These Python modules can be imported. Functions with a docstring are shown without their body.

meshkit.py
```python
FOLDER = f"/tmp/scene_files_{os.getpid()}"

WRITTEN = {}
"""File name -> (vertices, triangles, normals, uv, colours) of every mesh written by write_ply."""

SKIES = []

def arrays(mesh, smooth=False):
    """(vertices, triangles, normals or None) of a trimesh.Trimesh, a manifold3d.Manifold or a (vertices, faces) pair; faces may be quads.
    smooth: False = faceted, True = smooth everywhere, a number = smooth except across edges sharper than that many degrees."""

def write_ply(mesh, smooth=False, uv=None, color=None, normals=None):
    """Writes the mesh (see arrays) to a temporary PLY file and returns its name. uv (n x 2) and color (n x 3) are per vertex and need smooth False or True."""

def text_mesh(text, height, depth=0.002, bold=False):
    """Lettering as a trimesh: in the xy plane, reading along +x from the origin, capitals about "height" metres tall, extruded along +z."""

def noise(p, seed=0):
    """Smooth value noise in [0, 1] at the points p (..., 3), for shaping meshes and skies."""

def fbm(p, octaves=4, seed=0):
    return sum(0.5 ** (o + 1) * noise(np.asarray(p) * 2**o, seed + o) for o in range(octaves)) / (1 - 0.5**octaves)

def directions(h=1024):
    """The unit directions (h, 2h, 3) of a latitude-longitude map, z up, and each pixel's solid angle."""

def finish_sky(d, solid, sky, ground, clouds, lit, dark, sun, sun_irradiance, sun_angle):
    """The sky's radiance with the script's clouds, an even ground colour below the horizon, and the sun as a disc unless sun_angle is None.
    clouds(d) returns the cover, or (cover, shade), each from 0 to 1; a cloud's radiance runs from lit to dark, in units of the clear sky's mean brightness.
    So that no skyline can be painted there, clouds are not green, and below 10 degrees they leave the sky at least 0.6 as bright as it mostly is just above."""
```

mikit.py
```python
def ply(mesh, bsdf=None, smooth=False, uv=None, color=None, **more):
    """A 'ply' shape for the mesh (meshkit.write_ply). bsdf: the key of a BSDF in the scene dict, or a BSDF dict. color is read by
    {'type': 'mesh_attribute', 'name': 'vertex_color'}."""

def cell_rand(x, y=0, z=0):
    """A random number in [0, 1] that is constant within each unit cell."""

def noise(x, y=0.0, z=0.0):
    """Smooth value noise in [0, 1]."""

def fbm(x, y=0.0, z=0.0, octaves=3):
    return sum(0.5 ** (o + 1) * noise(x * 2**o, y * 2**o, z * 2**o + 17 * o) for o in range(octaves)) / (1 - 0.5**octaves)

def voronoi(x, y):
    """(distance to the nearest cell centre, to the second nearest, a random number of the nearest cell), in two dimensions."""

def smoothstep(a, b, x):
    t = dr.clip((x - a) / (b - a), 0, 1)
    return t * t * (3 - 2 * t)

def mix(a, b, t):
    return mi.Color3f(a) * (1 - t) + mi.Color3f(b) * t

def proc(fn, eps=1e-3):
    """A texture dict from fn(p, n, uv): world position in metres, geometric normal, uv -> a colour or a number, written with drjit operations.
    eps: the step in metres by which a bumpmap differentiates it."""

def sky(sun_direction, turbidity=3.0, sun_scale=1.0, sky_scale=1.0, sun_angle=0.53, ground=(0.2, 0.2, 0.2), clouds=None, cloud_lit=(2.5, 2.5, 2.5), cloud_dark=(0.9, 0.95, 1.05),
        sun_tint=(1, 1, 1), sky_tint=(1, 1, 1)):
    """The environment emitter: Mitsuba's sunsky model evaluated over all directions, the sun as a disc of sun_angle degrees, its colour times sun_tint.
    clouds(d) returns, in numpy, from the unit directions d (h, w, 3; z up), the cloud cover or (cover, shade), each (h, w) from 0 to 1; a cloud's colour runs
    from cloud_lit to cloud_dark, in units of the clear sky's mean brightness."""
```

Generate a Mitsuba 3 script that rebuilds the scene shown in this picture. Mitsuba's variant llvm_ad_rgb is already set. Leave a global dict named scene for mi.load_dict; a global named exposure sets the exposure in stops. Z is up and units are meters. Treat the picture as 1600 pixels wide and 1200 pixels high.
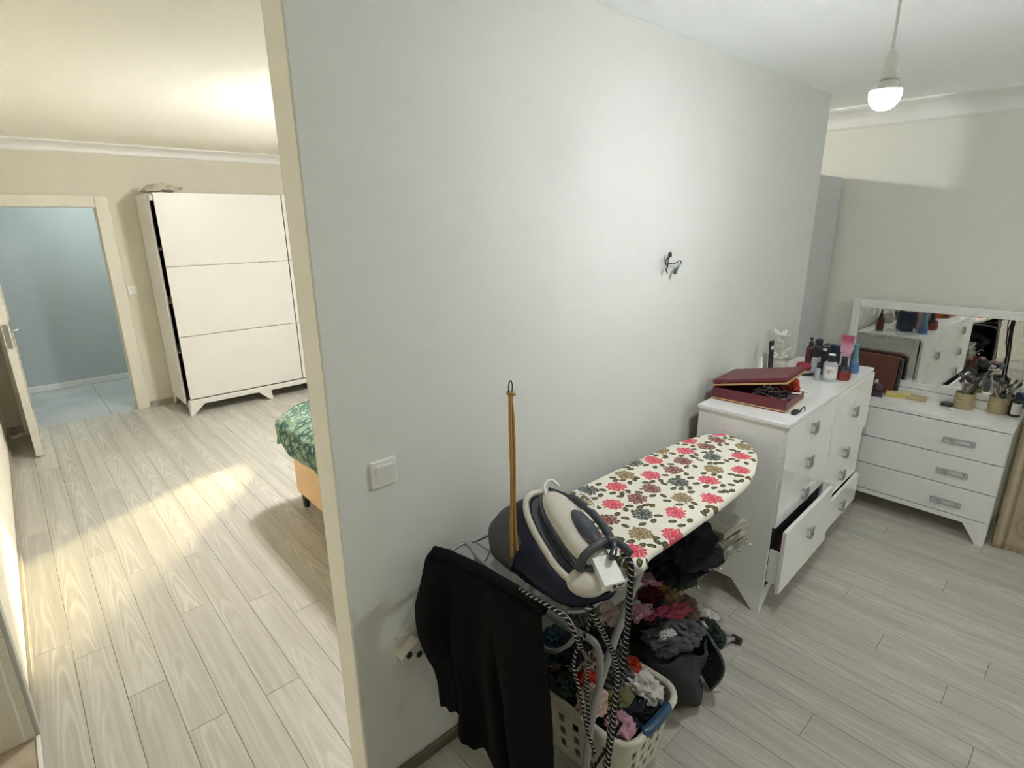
import math, random
import numpy as np, trimesh, manifold3d
import drjit as dr, mitsuba as mi
import mikit, meshkit
from shapely.geometry import Polygon, Point, box as sbox
from shapely import affinity

T = mi.ScalarTransform4f
scene = {'type': 'scene'}
labels = {}
exposure = 0.0

# ------------------------------------------------------------------ camera
F, YAW, PITCH, ROLL = 859.935, math.radians(47.738), math.radians(16.4478), math.radians(-0.6155)
CAM = np.array([0.0, 0.0, 1.85])
fwd = np.array([math.cos(YAW) * math.cos(PITCH), math.sin(YAW) * math.cos(PITCH), -math.sin(PITCH)])
right = np.cross(fwd, [0, 0, 1]); right /= np.linalg.norm(right)
up = np.cross(right, fwd)
up = -math.sin(ROLL) * right + math.cos(ROLL) * up
scene['camera'] = {'type': 'perspective', 'fov_axis': 'x', 'fov': math.degrees(2 * math.atan(800 / F)), 'near_clip': 0.02, 'far_clip': 100.0,
                   'to_world': T().look_at(origin=CAM.tolist(), target=(CAM + fwd).tolist(), up=up.tolist())}

# ------------------------------------------------------------------ light (lamp bodies are built further down, none for the spot)
BULB = (1.86, 0.534, 2.169)            # bare bulb in the dressing corner
BULB_RAD = [500 * 0.98, 500 * 1.0, 500 * 1.02]
BED_LAMP = (1.86, 3.55, 2.46)           # globe lamp of the bedroom
BED_RAD = [318 * 1.0, 318 * 0.99, 318 * 0.985]
HALL_LAMP = (0.95, 7.15, 2.36)
HALL_RAD = [140 * 0.93, 140 * 1.03, 140 * 1.0]
FILL_LAMP = (2.9, -1.30, 2.44)        # fill lamp added unseen behind the viewer to lift the front room
FILL_RAD = [30 * 0.98, 30 * 1.0, 30 * 1.01]
SPOT_FROM, SPOT_TO = (3.05, 5.97, 0.74), (-0.08, 3.47, 0.0)
scene['added_beam_spot'] = {'type': 'spot', 'to_world': T().look_at(origin=list(SPOT_FROM), target=list(SPOT_TO), up=[0, 0, 1]),
                         'intensity': {'type': 'rgb', 'value': [125.0, 104.0, 58.0]}, 'cutoff_angle': 6.9, 'beam_width': 5.0}  # bodiless spot added to lay the warm beam across the bedroom floor

# ------------------------------------------------------------------ helpers
def fresh(key):
    if key not in scene and key not in labels: return key
    i = 1
    while f'{key}_{i:03d}' in scene or f'{key}_{i:03d}' in labels: i += 1
    return f'{key}_{i:03d}'

def thing(name, label, cat, group=None):
    k = fresh(name); labels[k] = {'label': label, 'category': cat}
    if group: labels[k]['group'] = group
    return k

def part(parent, name, mesh, mat, smooth=False, label=None, kind=None, **kw):
    k = fresh(parent + '__' + name)
    scene[k] = mikit.ply(mesh, mat, smooth=smooth, **kw)
    if label or kind:
        labels[k] = {}
        if label: labels[k]['label'] = label
        if kind: labels[k]['kind'] = kind
    return k

def solo(name, mesh, mat, label, cat, group=None, smooth=False, **kw):
    k = thing(name, label, cat, group)
    scene[k] = mikit.ply(mesh, mat, smooth=smooth, **kw)
    return k

def struct(name, mesh, mat, label, smooth=False, **kw):
    k = fresh(name); scene[k] = mikit.ply(mesh, mat, smooth=smooth, **kw)
    labels[k] = {'label': label, 'kind': 'structure'}
    return k

cat_ = trimesh.util.concatenate
def bx(x0, x1, y0, y1, z0, z1, c=0.0):
    """Box between two corners; c chamfers every edge."""
    if c <= 0:
        m = trimesh.creation.box(extents=(x1 - x0, y1 - y0, z1 - z0)); m.apply_translation(((x0 + x1) / 2, (y0 + y1) / 2, (z0 + z1) / 2)); return m
    c = min(c, (x1 - x0) / 2.2, (y1 - y0) / 2.2, (z1 - z0) / 2.2)
    pts = []
    for X, dx in ((x0, 1), (x1, -1)):
        for Y, dy in ((y0, 1), (y1, -1)):
            for Z, dz in ((z0, 1), (z1, -1)):
                pts += [(X + dx * c, Y + dy * c, Z), (X + dx * c, Y, Z + dz * c), (X, Y + dy * c, Z + dz * c)]
    return hull(pts)

def hull(pts): return trimesh.convex.convex_hull(np.array(pts, float))

def move(m, p=(0, 0, 0), rz=0.0, rx=0.0, ry=0.0):
    m = m.copy()
    for a, ax in ((rx, [1, 0, 0]), (ry, [0, 1, 0]), (rz, [0, 0, 1])):
        if a: m.apply_transform(trimesh.transformations.rotation_matrix(math.radians(a), ax))
    m.apply_translation(p); return m

def smoothpath(pts, n=12):
    """Catmull-Rom through the points."""
    P = np.array(pts, float); P = np.vstack([2 * P[0] - P[1], P, 2 * P[-1] - P[-2]])
    out = []
    for i in range(1, len(P) - 2):
        for t in np.linspace(0, 1, n, endpoint=False):
            a, b, c, d = P[i - 1:i + 3]
            out.append(0.5 * (2 * b + (c - a) * t + (2 * a - 5 * b + 4 * c - d) * t * t + (3 * b - a - 3 * c + d) * t ** 3))
    out.append(P[-2]); return np.array(out)

def tube(pts, r, seg=10, caps=True, uv=False):
    P = np.array(pts, float); n = len(P)
    R = np.full(n, r) if np.isscalar(r) else np.asarray(r, float)
    t = np.gradient(P, axis=0); t /= np.linalg.norm(t, axis=1, keepdims=True) + 1e-12
    a = np.array([0, 0, 1.0]) if abs(t[0][2]) < .9 else np.array([1.0, 0, 0])
    u = np.cross(t[0], a); u /= np.linalg.norm(u); U = [u]
    for i in range(1, n):
        u = U[-1] - t[i] * (U[-1] @ t[i]); u /= np.linalg.norm(u) + 1e-12; U.append(u)
    U = np.array(U); V = np.cross(t, U)
    k = seg + (1 if uv else 0)
    ang = np.arange(k) * 2 * np.pi / seg
    v = (P[:, None] + R[:, None, None] * (np.cos(ang)[None, :, None] * U[:, None] + np.sin(ang)[None, :, None] * V[:, None])).reshape(-1, 3)
    f = []
    for i in range(n - 1):
        for j in range(seg):
            j2 = j + 1 if uv else (j + 1) % seg
            f += [(i * k + j, i * k + j2, (i + 1) * k + j2), (i * k + j, (i + 1) * k + j2, (i + 1) * k + j)]
    L = np.r_[0, np.cumsum(np.linalg.norm(np.diff(P, axis=0), axis=1))]
    uvs = np.stack([np.repeat(L, k), np.tile(np.arange(k) / seg, n)], 1)
    if caps and not uv:
        for i, s in ((0, 1), (n - 1, -1)):
            c = len(v); v = np.vstack([v, P[i]])
            for j in range(seg):
                q = (i * k + j, i * k + (j + 1) % seg, c)
                f.append(q[::-1] if s > 0 else q)
    f = np.array(f)[:, ::-1] if False else np.array(f)
    m = trimesh.Trimesh(v, f, process=False)
    return (m, uvs) if uv else m

def rod(a, b, r, seg=10): return tube([a, b], r, seg)

def lathe(prof, c=(0, 0, 0), seg=28):
    m = trimesh.creation.revolve(np.array(prof, float), sections=seg); m.apply_translation(c); return m

def extr(poly, h, axis='z', at=0.0):
    """Polygon in (a, b) extruded: axis z -> (x,y), axis y -> (x,z), axis x -> (y,z)."""
    m = trimesh.util.concatenate([trimesh.creation.extrude_polygon(g, h, engine='earcut') for g in getattr(poly, 'geoms', [poly])])
    v = m.vertices.copy()
    if axis == 'z': m.vertices = np.c_[v[:, 0], v[:, 1], v[:, 2] + at]
    if axis == 'y': m.vertices = np.c_[v[:, 0], v[:, 2] + at, v[:, 1]]
    if axis == 'x': m.vertices = np.c_[v[:, 2] + at, v[:, 0], v[:, 1]]
    if axis == 'y': m.invert()
    return m

def rrect(w, h, r, cx=0, cy=0): return affinity.translate(sbox(-w / 2 + r, -h / 2 + r, w / 2 - r, h / 2 - r).buffer(r, 6), cx, cy)

_ico = {}
def ico(k):
    if k not in _ico: _ico[k] = trimesh.creation.icosphere(subdivisions=k)
    return _ico[k].copy()

def ell(c, rx, ry, rz, k=3):
    m = ico(k); m.apply_scale((rx, ry, rz)); m.apply_translation(c); return m

def crumple(c, rx, ry, rz, seed, amp=.55, freq=2.2, rot=0.0, k=4):
    """A crumpled garment: a lump with ridged folds."""
    m = ico(k); p = m.vertices.copy()
    w = p + 0.35 * (np.stack([meshkit.fbm(p * 1.7 + 11 * i + seed, 2, seed + i) for i in range(3)], 1) - .5)
    rid = 1 - np.abs(2 * meshkit.fbm(w * freq + seed * 3.1, 3, seed) - 1)
    d = 1 + amp * (rid - .72) + .25 * (meshkit.fbm(p * 5 + seed, 2, seed + 7) - .5)
    p = p * d[:, None]
    m.vertices = p * [rx, ry, rz]
    return move(m, c, rz=rot)

def sheet(fn, nu, nv, thick):
    """Solid sheet: fn(u, v) -> points; offset along the normals by thick."""
    u, v = np.meshgrid(np.linspace(0, 1, nu), np.linspace(0, 1, nv), indexing='ij')
    P = fn(u, v)
    du, dv = np.gradient(P, axis=0), np.gradient(P, axis=1)
    N = np.cross(du, dv); N /= np.linalg.norm(N, axis=2, keepdims=True) + 1e-12
    A, Bk = (P + N * thick / 2).reshape(-1, 3), (P - N * thick / 2).reshape(-1, 3)
    idx = np.arange(nu * nv).reshape(nu, nv); o = nu * nv
    q = lambda a, b, c, d: [(a, b, c), (a, c, d)]
    f = []
    for i in range(nu - 1):
        for j in range(nv - 1):
            a, b, c, d = idx[i, j], idx[i + 1, j], idx[i + 1, j + 1], idx[i, j + 1]
            f += q(a, b, c, d) + q(o + d, o + c, o + b, o + a)
    def rim(line):
        for a, b in zip(line[:-1], line[1:]): f.extend(q(b, a, o + a, o + b))
    rim(list(idx[:, 0])); rim(list(idx[-1, :])); rim(list(idx[::-1, -1])); rim(list(idx[0, ::-1]))
    return trimesh.Trimesh(np.vstack([A, Bk]), f, process=False)

def loft(rings, cap=True):
    """Closed rings (k, n, 3) joined into a solid."""
    R = np.array(rings, float); k, n, _ = R.shape
    v = R.reshape(-1, 3); f = []
    for i in range(k - 1):
        for j in range(n):
            a, b, c, d = i * n + j, i * n + (j + 1) % n, (i + 1) * n + (j + 1) % n, (i + 1) * n + j
            f += [(a, b, c), (a, c, d)]
    if cap:
        for i, s in ((0, 0), (k - 1, 1)):
            c = len(v); v = np.vstack([v, R[i].mean(0)])
            for j in range(n):
                t = (i * n + j, i * n + (j + 1) % n, c); f.append(t if s else t[::-1])
    return trimesh.Trimesh(v, f, process=False)

def rotz_pts(pts, deg, c=(0, 0)):
    a = math.radians(deg); p = np.array(pts, float) - [c[0], c[1], 0][:len(pts[0])]
    q = p.copy(); q[:, 0] = p[:, 0] * math.cos(a) - p[:, 1] * math.sin(a); q[:, 1] = p[:, 0] * math.sin(a) + p[:, 1] * math.cos(a)
    q[:, :2] += c; return q

# ------------------------------------------------------------------ materials
def B(name, color, rough=.6, spec=.4, two=True, **kw):
    d = {'type': 'principled', 'base_color': color if isinstance(color, dict) else {'type': 'rgb', 'value': list(color)}, 'roughness': rough, 'specular': spec, **kw}
    scene['mat_' + name] = {'type': 'twosided', 'bsdf': d} if two else d
    return 'mat_' + name

def N_(x, y, z=0.0): return mikit.noise(x, y, z)

def paint(base, amp=.03, s=2.0):
    def fn(p, n, uv):
        k = mikit.fbm(p.x * s, p.y * s, p.z * s, octaves=3) - .5
        return mi.Color3f(base) * (1 + 2 * amp * k)
    return mikit.proc(fn)

# partition: cool white, faint scuffs and dirt low down near its end
def wall_cool(p, n, uv):
    k = mikit.fbm(p.x * 1.7, p.y * 1.7, p.z * 1.7, octaves=3) - .5
    sc = mikit.smoothstep(.66, .74, mikit.fbm(p.x * 9, p.y * 9, p.z * 7, octaves=3)) * mikit.smoothstep(1.25, .6, p.z) * mikit.smoothstep(1.1, .6, p.x)
    return mi.Color3f(.695, .705, .675) * (1 + .035 * k) * (1 - .10 * sc)
M_COOL = B('wall_cool', mikit.proc(wall_cool), .75, .2)
M_GREIGE = B('wall_greige', paint((.76, .76, .685), .03), .8, .2)
M_CREAM = B('wall_cream', paint((.70, .665, .57), .02), .8, .2)
M_CEIL = B('ceiling', paint((.82, .85, .85), .01), .85, .15)
M_CEILW = B('ceiling_warm', paint((.84, .82, .76), .01), .85, .15)
M_BLUE = B('wall_hall', paint((.46, .50, .515), .02), .8, .2)
M_TRIM = B('trim_white', (.80, .80, .77), .4, .4)
M_TRIMB = B('trim_cream', (.76, .73, .63), .45, .4)
M_GLOSS = B('gloss_white', (.84, .85, .84), .10, .5, clearcoat=.6, clearcoat_gloss=.95)
M_CHEST = B('chest_side', (.83, .83, .81), .35, .4)
M_WARD = B('wardrobe_white', (.76, .75, .71), .35, .4)
M_DOOR = B('door_white', paint((.74, .72, .65), .03, 6), .45, .4)
M_CHROME = B('chrome', (.62, .62, .62), .16, .5, metallic=1.0)
M_STEEL = B('steel_wire', (.34, .34, .335), .3, .5, metallic=.6)
M_LEG = B('grey_leg', (.36, .36, .35), .4, .5, metallic=.3)
M_DARK = B('dark_gap', (.03, .03, .03), .8, .2)
M_BLACKP = B('black_plastic', (.02, .02, .022), .35, .5)
M_PLASTIC = B('white_plastic', (.80, .80, .76), .35, .5)
M_PLUG = B('plug_plastic', (.62, .59, .52), .45, .4)

def plank_grain(p, n, uv):
    """uv: plank coordinates in metres, shifted by whole tens per plank."""
    kx, ky = dr.floor(uv.x / 10 + .5), dr.floor(uv.y / 10 + .5)
    x, y = uv.x - 10 * kx, uv.y - 10 * ky
    r = mikit.cell_rand(kx, ky, 3); r2 = mikit.cell_rand(kx, ky, 5)
    warp = mikit.fbm(x * 14 + 7 * r, y * 2.6 + 31 * r2, octaves=3) - .5
    xc = x - (r2 - .5) * .05
    ph = y * (3.0 + 2 * r) + xc * xc * 900 + warp * 2.2
    arcs = .5 + .5 * dr.sin(ph * 6.2831)
    arcs = arcs * arcs * mikit.smoothstep(.34, .56, mikit.fbm(x * 5 + 3 * r, y * 1.5 + 13 * r, octaves=2)) * mikit.smoothstep(.062, .03, dr.abs(xc))
    fine = mikit.fbm(x * 160 + 40 * r, y * 4.5 + 9 * r2, octaves=2)
    streak = mikit.fbm(x * 45 + 20 * r, y * 1.1 + 17 * r2, octaves=3)
    c = mikit.mix((.44, .42, .37), (.515, .495, .44), mikit.smoothstep(.25, .75, streak * .6 + fine * .4))
    c = mikit.mix(c, (.60, .58, .525), .75 * arcs)
    return c * (.95 + .10 * r)
M_PLANK = B('oak_plank', mikit.proc(plank_grain), .42, .35)
M_BOARDW = B('skirting_wood', mikit.proc(lambda p, n, uv: mikit.mix((.26, .235, .19), (.40, .37, .31), mikit.fbm(p.x * 6 + p.z * 60, p.y * 6, p.z * 90, octaves=3))), .5, .35)
M_TILE = B('hall_tile', mikit.proc(lambda p, n, uv: mikit.mix((.42, .45, .46), (.54, .56, .56), mikit.fbm(p.x * 5, p.y * 5, 0.0, octaves=3))), .3, .4)
M_TILEB = B('beige_tile', mikit.proc(lambda p, n, uv: mikit.mix((.36, .30, .22), (.50, .43, .33), mikit.fbm(p.x * 7, p.y * 12, 0.0, octaves=3))), .35, .4)

# ------------------------------------------------------------------ large structure
XL, XR, YB, YF = -0.25, 4.33, 6.70, -1.80      # left wall, right wall, bedroom's far wall, wall behind the camera
YW, YW2, PX0, PX1 = 1.345, 1.455, 0.566, 3.735  # partition
ZC, ZB = 2.535, 2.585

struct('floor', bx(XL - .01, XR, YF, YB + .02, -.06, -.011), M_DARK, 'grey oak laminate floor running through both rooms')
PW, PL = .1395, 1.327
OFF = {-1: 2.949, 0: 2.80, 1: 2.395, 2: 2.046, 3: 2.815, 4: 2.02, 5: 2.675, 6: 2.437, 7: 3.13, 11: .783, 14: .469, 15: .817, 16: .02, 17: .959, 18: .146, 20: .052, 21: .63, 24: .30}
rs = random.Random(4)
nplank = 0
for k in range(-2, 32):
    x0, x1 = max(-.1015 + PW * (k - 1) + PW, XL), min(-.1015 + PW * (k + 1), XR)
    if k == -2: continue
    x0 = max(-.1015 + PW * k, XL)
    if x1 - x0 < .01: continue
    off = OFF.get(k, rs.uniform(0, PL))
    j0 = math.floor((YF - off) / PL)
    for j in range(j0, j0 + 9):
        y0, y1 = max(off + j * PL, YF), min(off + (j + 1) * PL, YB)
        if y1 - y0 < .02: continue
        g, c, h = .0006, .0011, -.011
        a, b, d, e = x0 + g, x1 - g, y0 + g, y1 - g
        v = [(a, d, h), (b, d, h), (b, e, h), (a, e, h), (a, d, -c), (b, d, -c), (b, e, -c), (a, e, -c), (a + c, d + c, 0), (b - c, d + c, 0), (b - c, e - c, 0), (a + c, e - c, 0)]
        f = []
        for i in range(2):
            for s in range(4):
                p, q = i * 4 + s, i * 4 + (s + 1) % 4
                f += [(p, q, q + 4), (p, q + 4, p + 4)]
        f += [(8, 9, 10), (8, 10, 11)]
        v = np.array(v); cx, cy = -.1015 + PW * (k + .5), off + (j + .5) * PL
        uvp = np.c_[v[:, 0] - cx + 10 * (k + 40), v[:, 1] - cy + 10 * (j + 40)]
        part('floor', 'plank', trimesh.Trimesh(v, f, process=False), M_PLANK, uv=uvp); nplank += 1

struct('wall_partition', bx(PX0, PX1, YW, YW2, 0, ZC), M_COOL, 'cool white partition wall between bedroom and dressing corner')
# end face of the partition and the bedroom side are cream: a thin corner bead and skim coat
struct('trim_1', bx(PX0 - .004, PX0, YW + .004, YW2, 0, ZC), B('end_cream', paint((.86, .83, .74), .02), .8, .2), 'cream painted end face of the partition wall')
struct('trim_2', bx(PX0 - .004, PX1, YW2, YW2 + .004, 0, ZB), M_CREAM, 'cream painted bedroom side of the partition wall')
struct('wall_right', bx(XR, XR + .12, YF - .1, YB + .2, 0, ZB + .05), M_GREIGE, 'greige wall behind the dressing table')
struct('wall_back', bx(XL - .6, XR + .1, YF - .12, YF, 0, ZC + .05), M_COOL, 'pale wall behind the viewer')
# left wall with its doorway (Y 1.55 .. 2.42)
DY0, DY1 = 1.55, 2.42
lw = cat_([bx(XL - .2, XL, YF, DY0, 0, ZB), bx(XL - .2, XL, DY1, YB, 0, ZB), bx(XL - .2, XL, DY0, DY1, 2.08, ZB)])
struct('wall_left', lw, M_CREAM, 'cream side wall along the bedroom floor')
# far wall with doorway X -.03 .. .78
fx0, fx1, fz = -.03, .785, 2.02
fw = cat_([bx(XL - .2, fx0 - .02, YB, YB + .16, 0, ZB), bx(fx1 + .02, XR, YB, YB + .16, 0, ZB), bx(fx0 - .02, fx1 + .02, YB, YB + .16, fz + .02, ZB)])
struct('wall_far', fw, M_CREAM, 'cream far wall of the bedroom with the doorway')
struct('ceiling', bx(XL - .3, XR, YF, YW2 + .001, ZC, ZC + .12), M_CEIL, 'white ceiling over the dressing corner')
struct('ceiling_bedroom', bx(XL - .3, XR, YW2, YB, ZB, ZB + .1), M_CEILW, 'warm white bedroom ceiling')
struct('ceiling_strip', bx(PX1 + .02, XR, YW2 + .002, 1.75, ZC, ZC + .04), M_CEIL, 'ceiling edge past the end of the partition')

def crown(length, drop=.095, proj=.10):
    """Cove profile in (out, z) below z = 0, along +x."""
    pr = [(0, 0), (proj, 0), (proj, -.012), (proj - .012, -.018)]
    for t in np.linspace(0, 1, 7): pr.append((proj - .016 - (proj - .034) * math.sin(t * math.pi / 2), -.022 - (drop - .040) * (1 - math.cos(t * math.pi / 2))))
    pr += [(.018, -drop + .012), (.010, -drop), (0, -drop)]
    return extr(Polygon(pr), length, 'x')   # (y=out, z)
c = crown(XR - XL); struct('trim_3', move(c, (XL + (XR - XL), YB, ZB), rz=180), M_TRIM, 'white cove moulding along the bedroom far wall', smooth=25)
c = crown(1.75 - YF, .125, .095); struct('trim_4', move(c, (XR, YF, ZC), rz=90), M_TRIM, 'white cove moulding above the dressing table wall', smooth=25)

def skirt(name, x0, x1, y0, y1, label, m=M_BOARDW, h=.06):
    struct(name, bx(x0, x1, y0, y1, 0.0005, h, .003), m, label)
skirt('baseboard_left', XL, XL + .016, DY1 + .07, YB, 'narrow oak skirting along the left wall')
skirt('baseboard_far', fx1 + .10, XR, YB - .014, YB, 'oak skirting beside the bedroom doorway')
skirt('baseboard_far_corner', XL + .017, fx0 - .10, YB - .014, YB, 'short oak skirting in the corner behind the door')
skirt('baseboard_partition', PX0 + .002, PX1, YW - .013, YW, 'dark oak skirting at the foot of the partition', m=B('skirting_dark', mikit.proc(lambda p, n, uv: mikit.mix((.085, .07, .05), (.16, .135, .10), mikit.fbm(p.x * 6 + p.z * 60, p.y * 6, p.z * 90, octaves=3))), .5, .35), h=.05)
skirt('baseboard_right', XR - .014, XR, YF, 1.30, 'oak skirting of the dressing table wall')

# bedroom doorway: frame, open leaf
def casing(x0, x1, zt, y, w, mat, nm, label):
    struct(nm, cat_([bx(x0 - w, x0 + .004, y - .016, y + .002, 0.001, zt + w, .004), bx(x1 - .004, x1 + w, y - .016, y + .002, 0.001, zt + w, .004), bx(x0 + .004, x1 - .004, y - .016, y + .002, zt, zt + w, .004),
                     bx(x0 - .018, x0, y + .002, y + .158, 0.001, zt, .002), bx(x1, x1 + .018, y + .002, y + .158, 0.001, zt, .002), bx(x0, x1, y + .002, y + .158, zt, zt + .018, .002),
                     bx(x1 - .012, x1, y + .06, y + .10, .001, zt, .002)]), mat, label)
casing(fx0, fx1, fz, YB, .105, M_TRIMB, 'trim_5', 'white door frame of the far bedroom doorway')
d = 'door_1'
struct(d, bx(-.088, -.038, 5.80, 6.62, .012, 2.005, .003), M_DOOR, 'white door leaf standing open at the far doorway')
part(d, 'lock_plate', cat_([bx(-.080, -.046, 5.797, 5.8005, .93, 1.12, .001), bx(-.074, -.052, 5.790, 5.798, .995, 1.015, .002)]), M_CHROME, label='chrome lock plate on the door edge')
hp = smoothpath([(-.036, 5.86, 1.06), (-.012, 5.86, 1.06), (.012, 5.875, 1.06), (.016, 5.93, 1.055), (.014, 5.985, 1.058)])
part(d, 'handle', cat_([tube(hp, .009, 10), bx(-.0375, -.030, 5.838, 5.882, .93, 1.12, .003)]), M_CHROME, smooth=30, label='chrome lever handle')
hp = smoothpath([(-.09, 5.86, 1.06), (-.114, 5.86, 1.06), (-.138, 5.875, 1.06), (-.142, 5.93, 1.055), (-.14, 5.985, 1.058)])
part(d, 'handle', cat_([tube(hp, .009, 10), bx(-.096, -.0885, 5.838, 5.882, .93, 1.12, .003)]), M_CHROME, smooth=30, label='chrome lever handle')
for z in (.25, 1.0, 1.75): part(d, 'hinge', rod((-.034, 6.628, z - .05), (-.034, 6.628, z + .05), .007), M_CHROME, smooth=30)

# hall beyond
struct('wall_hall', cat_([bx(-1.2, 2.2, 8.24, 8.36, 0, 2.6), bx(-1.3, -1.2, YB + .16, 8.36, 0, 2.6), bx(2.2, 2.3, YB + .16, 8.36, 0, 2.6)]), M_BLUE, 'grey blue wall of the hall beyond the doorway')
struct('ceiling_hall', bx(-1.2, 2.2, YB + .16, 8.24, 2.5, 2.6), M_CEIL, 'hall ceiling')
struct('baseboard_hall', bx(-1.2, 2.2, 8.225, 8.24, 0.002, .075, .003), M_TRIM, 'white skirting of the hall')
struct('floor_hall', bx(-1.2, 2.2, YB, 8.24, -.06, -.011), M_DARK, 'pale blue grey tiled hall floor')
for i in range(6):
    for j in range(3):
        x0, x1 = -1.2 + .6 * i - .05, -1.2 + .6 * (i + 1) - .05
        y0, y1 = YB + .6 * j, min(YB + .6 * (j + 1), 8.24)
        part('floor_hall', 'tile', bx(max(x0, -1.2) + .0015, min(x1, 2.2) - .0015, y0 + .0015, y1 - .0015, -.010, 0.0, .0012), M_TILE)

# doorway in the left wall near the viewer
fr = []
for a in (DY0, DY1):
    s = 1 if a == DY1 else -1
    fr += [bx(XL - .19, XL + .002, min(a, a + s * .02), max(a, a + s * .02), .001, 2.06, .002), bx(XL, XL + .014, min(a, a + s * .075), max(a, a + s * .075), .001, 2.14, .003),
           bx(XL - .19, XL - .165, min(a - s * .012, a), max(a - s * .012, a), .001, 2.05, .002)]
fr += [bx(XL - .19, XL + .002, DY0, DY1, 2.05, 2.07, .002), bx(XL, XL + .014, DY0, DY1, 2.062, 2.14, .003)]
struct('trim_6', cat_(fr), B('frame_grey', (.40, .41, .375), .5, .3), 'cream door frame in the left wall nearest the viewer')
struct('trim_8', cat_([bx(XL - .034, XL - .026, DY1 - .004, DY1 + .001, .002, 2.05, .001), bx(XL - .034, XL - .026, DY0 - .001, DY0 + .004, .002, 2.05, .001)]), M_TRIM, 'thin white seal strips of the near door frame')
struct('floor_doorway', bx(XL - .75, XL - .0025, DY0 - .2, DY1 + .1, -.03, -.002, .002), M_TILEB, 'beige tiles inside the near doorway')
struct('trim_7', bx(XL - .002, XL + .012, DY0, DY1, -.004, .005, .002), M_TRIM, 'pale threshold strip of the near doorway')
struct('door_2', bx(XL - .235, XL - .192, DY0 - .02, DY1 + .02, .004, 2.05, .003), M_DOOR, 'white door closing the near doorway')
struct('wall_doorway', bx(XL - .80, XL - .70, DY0 - .4, DY1 + .3, 0, 2.4), M_CREAM, 'wall behind the near doorway')

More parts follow.
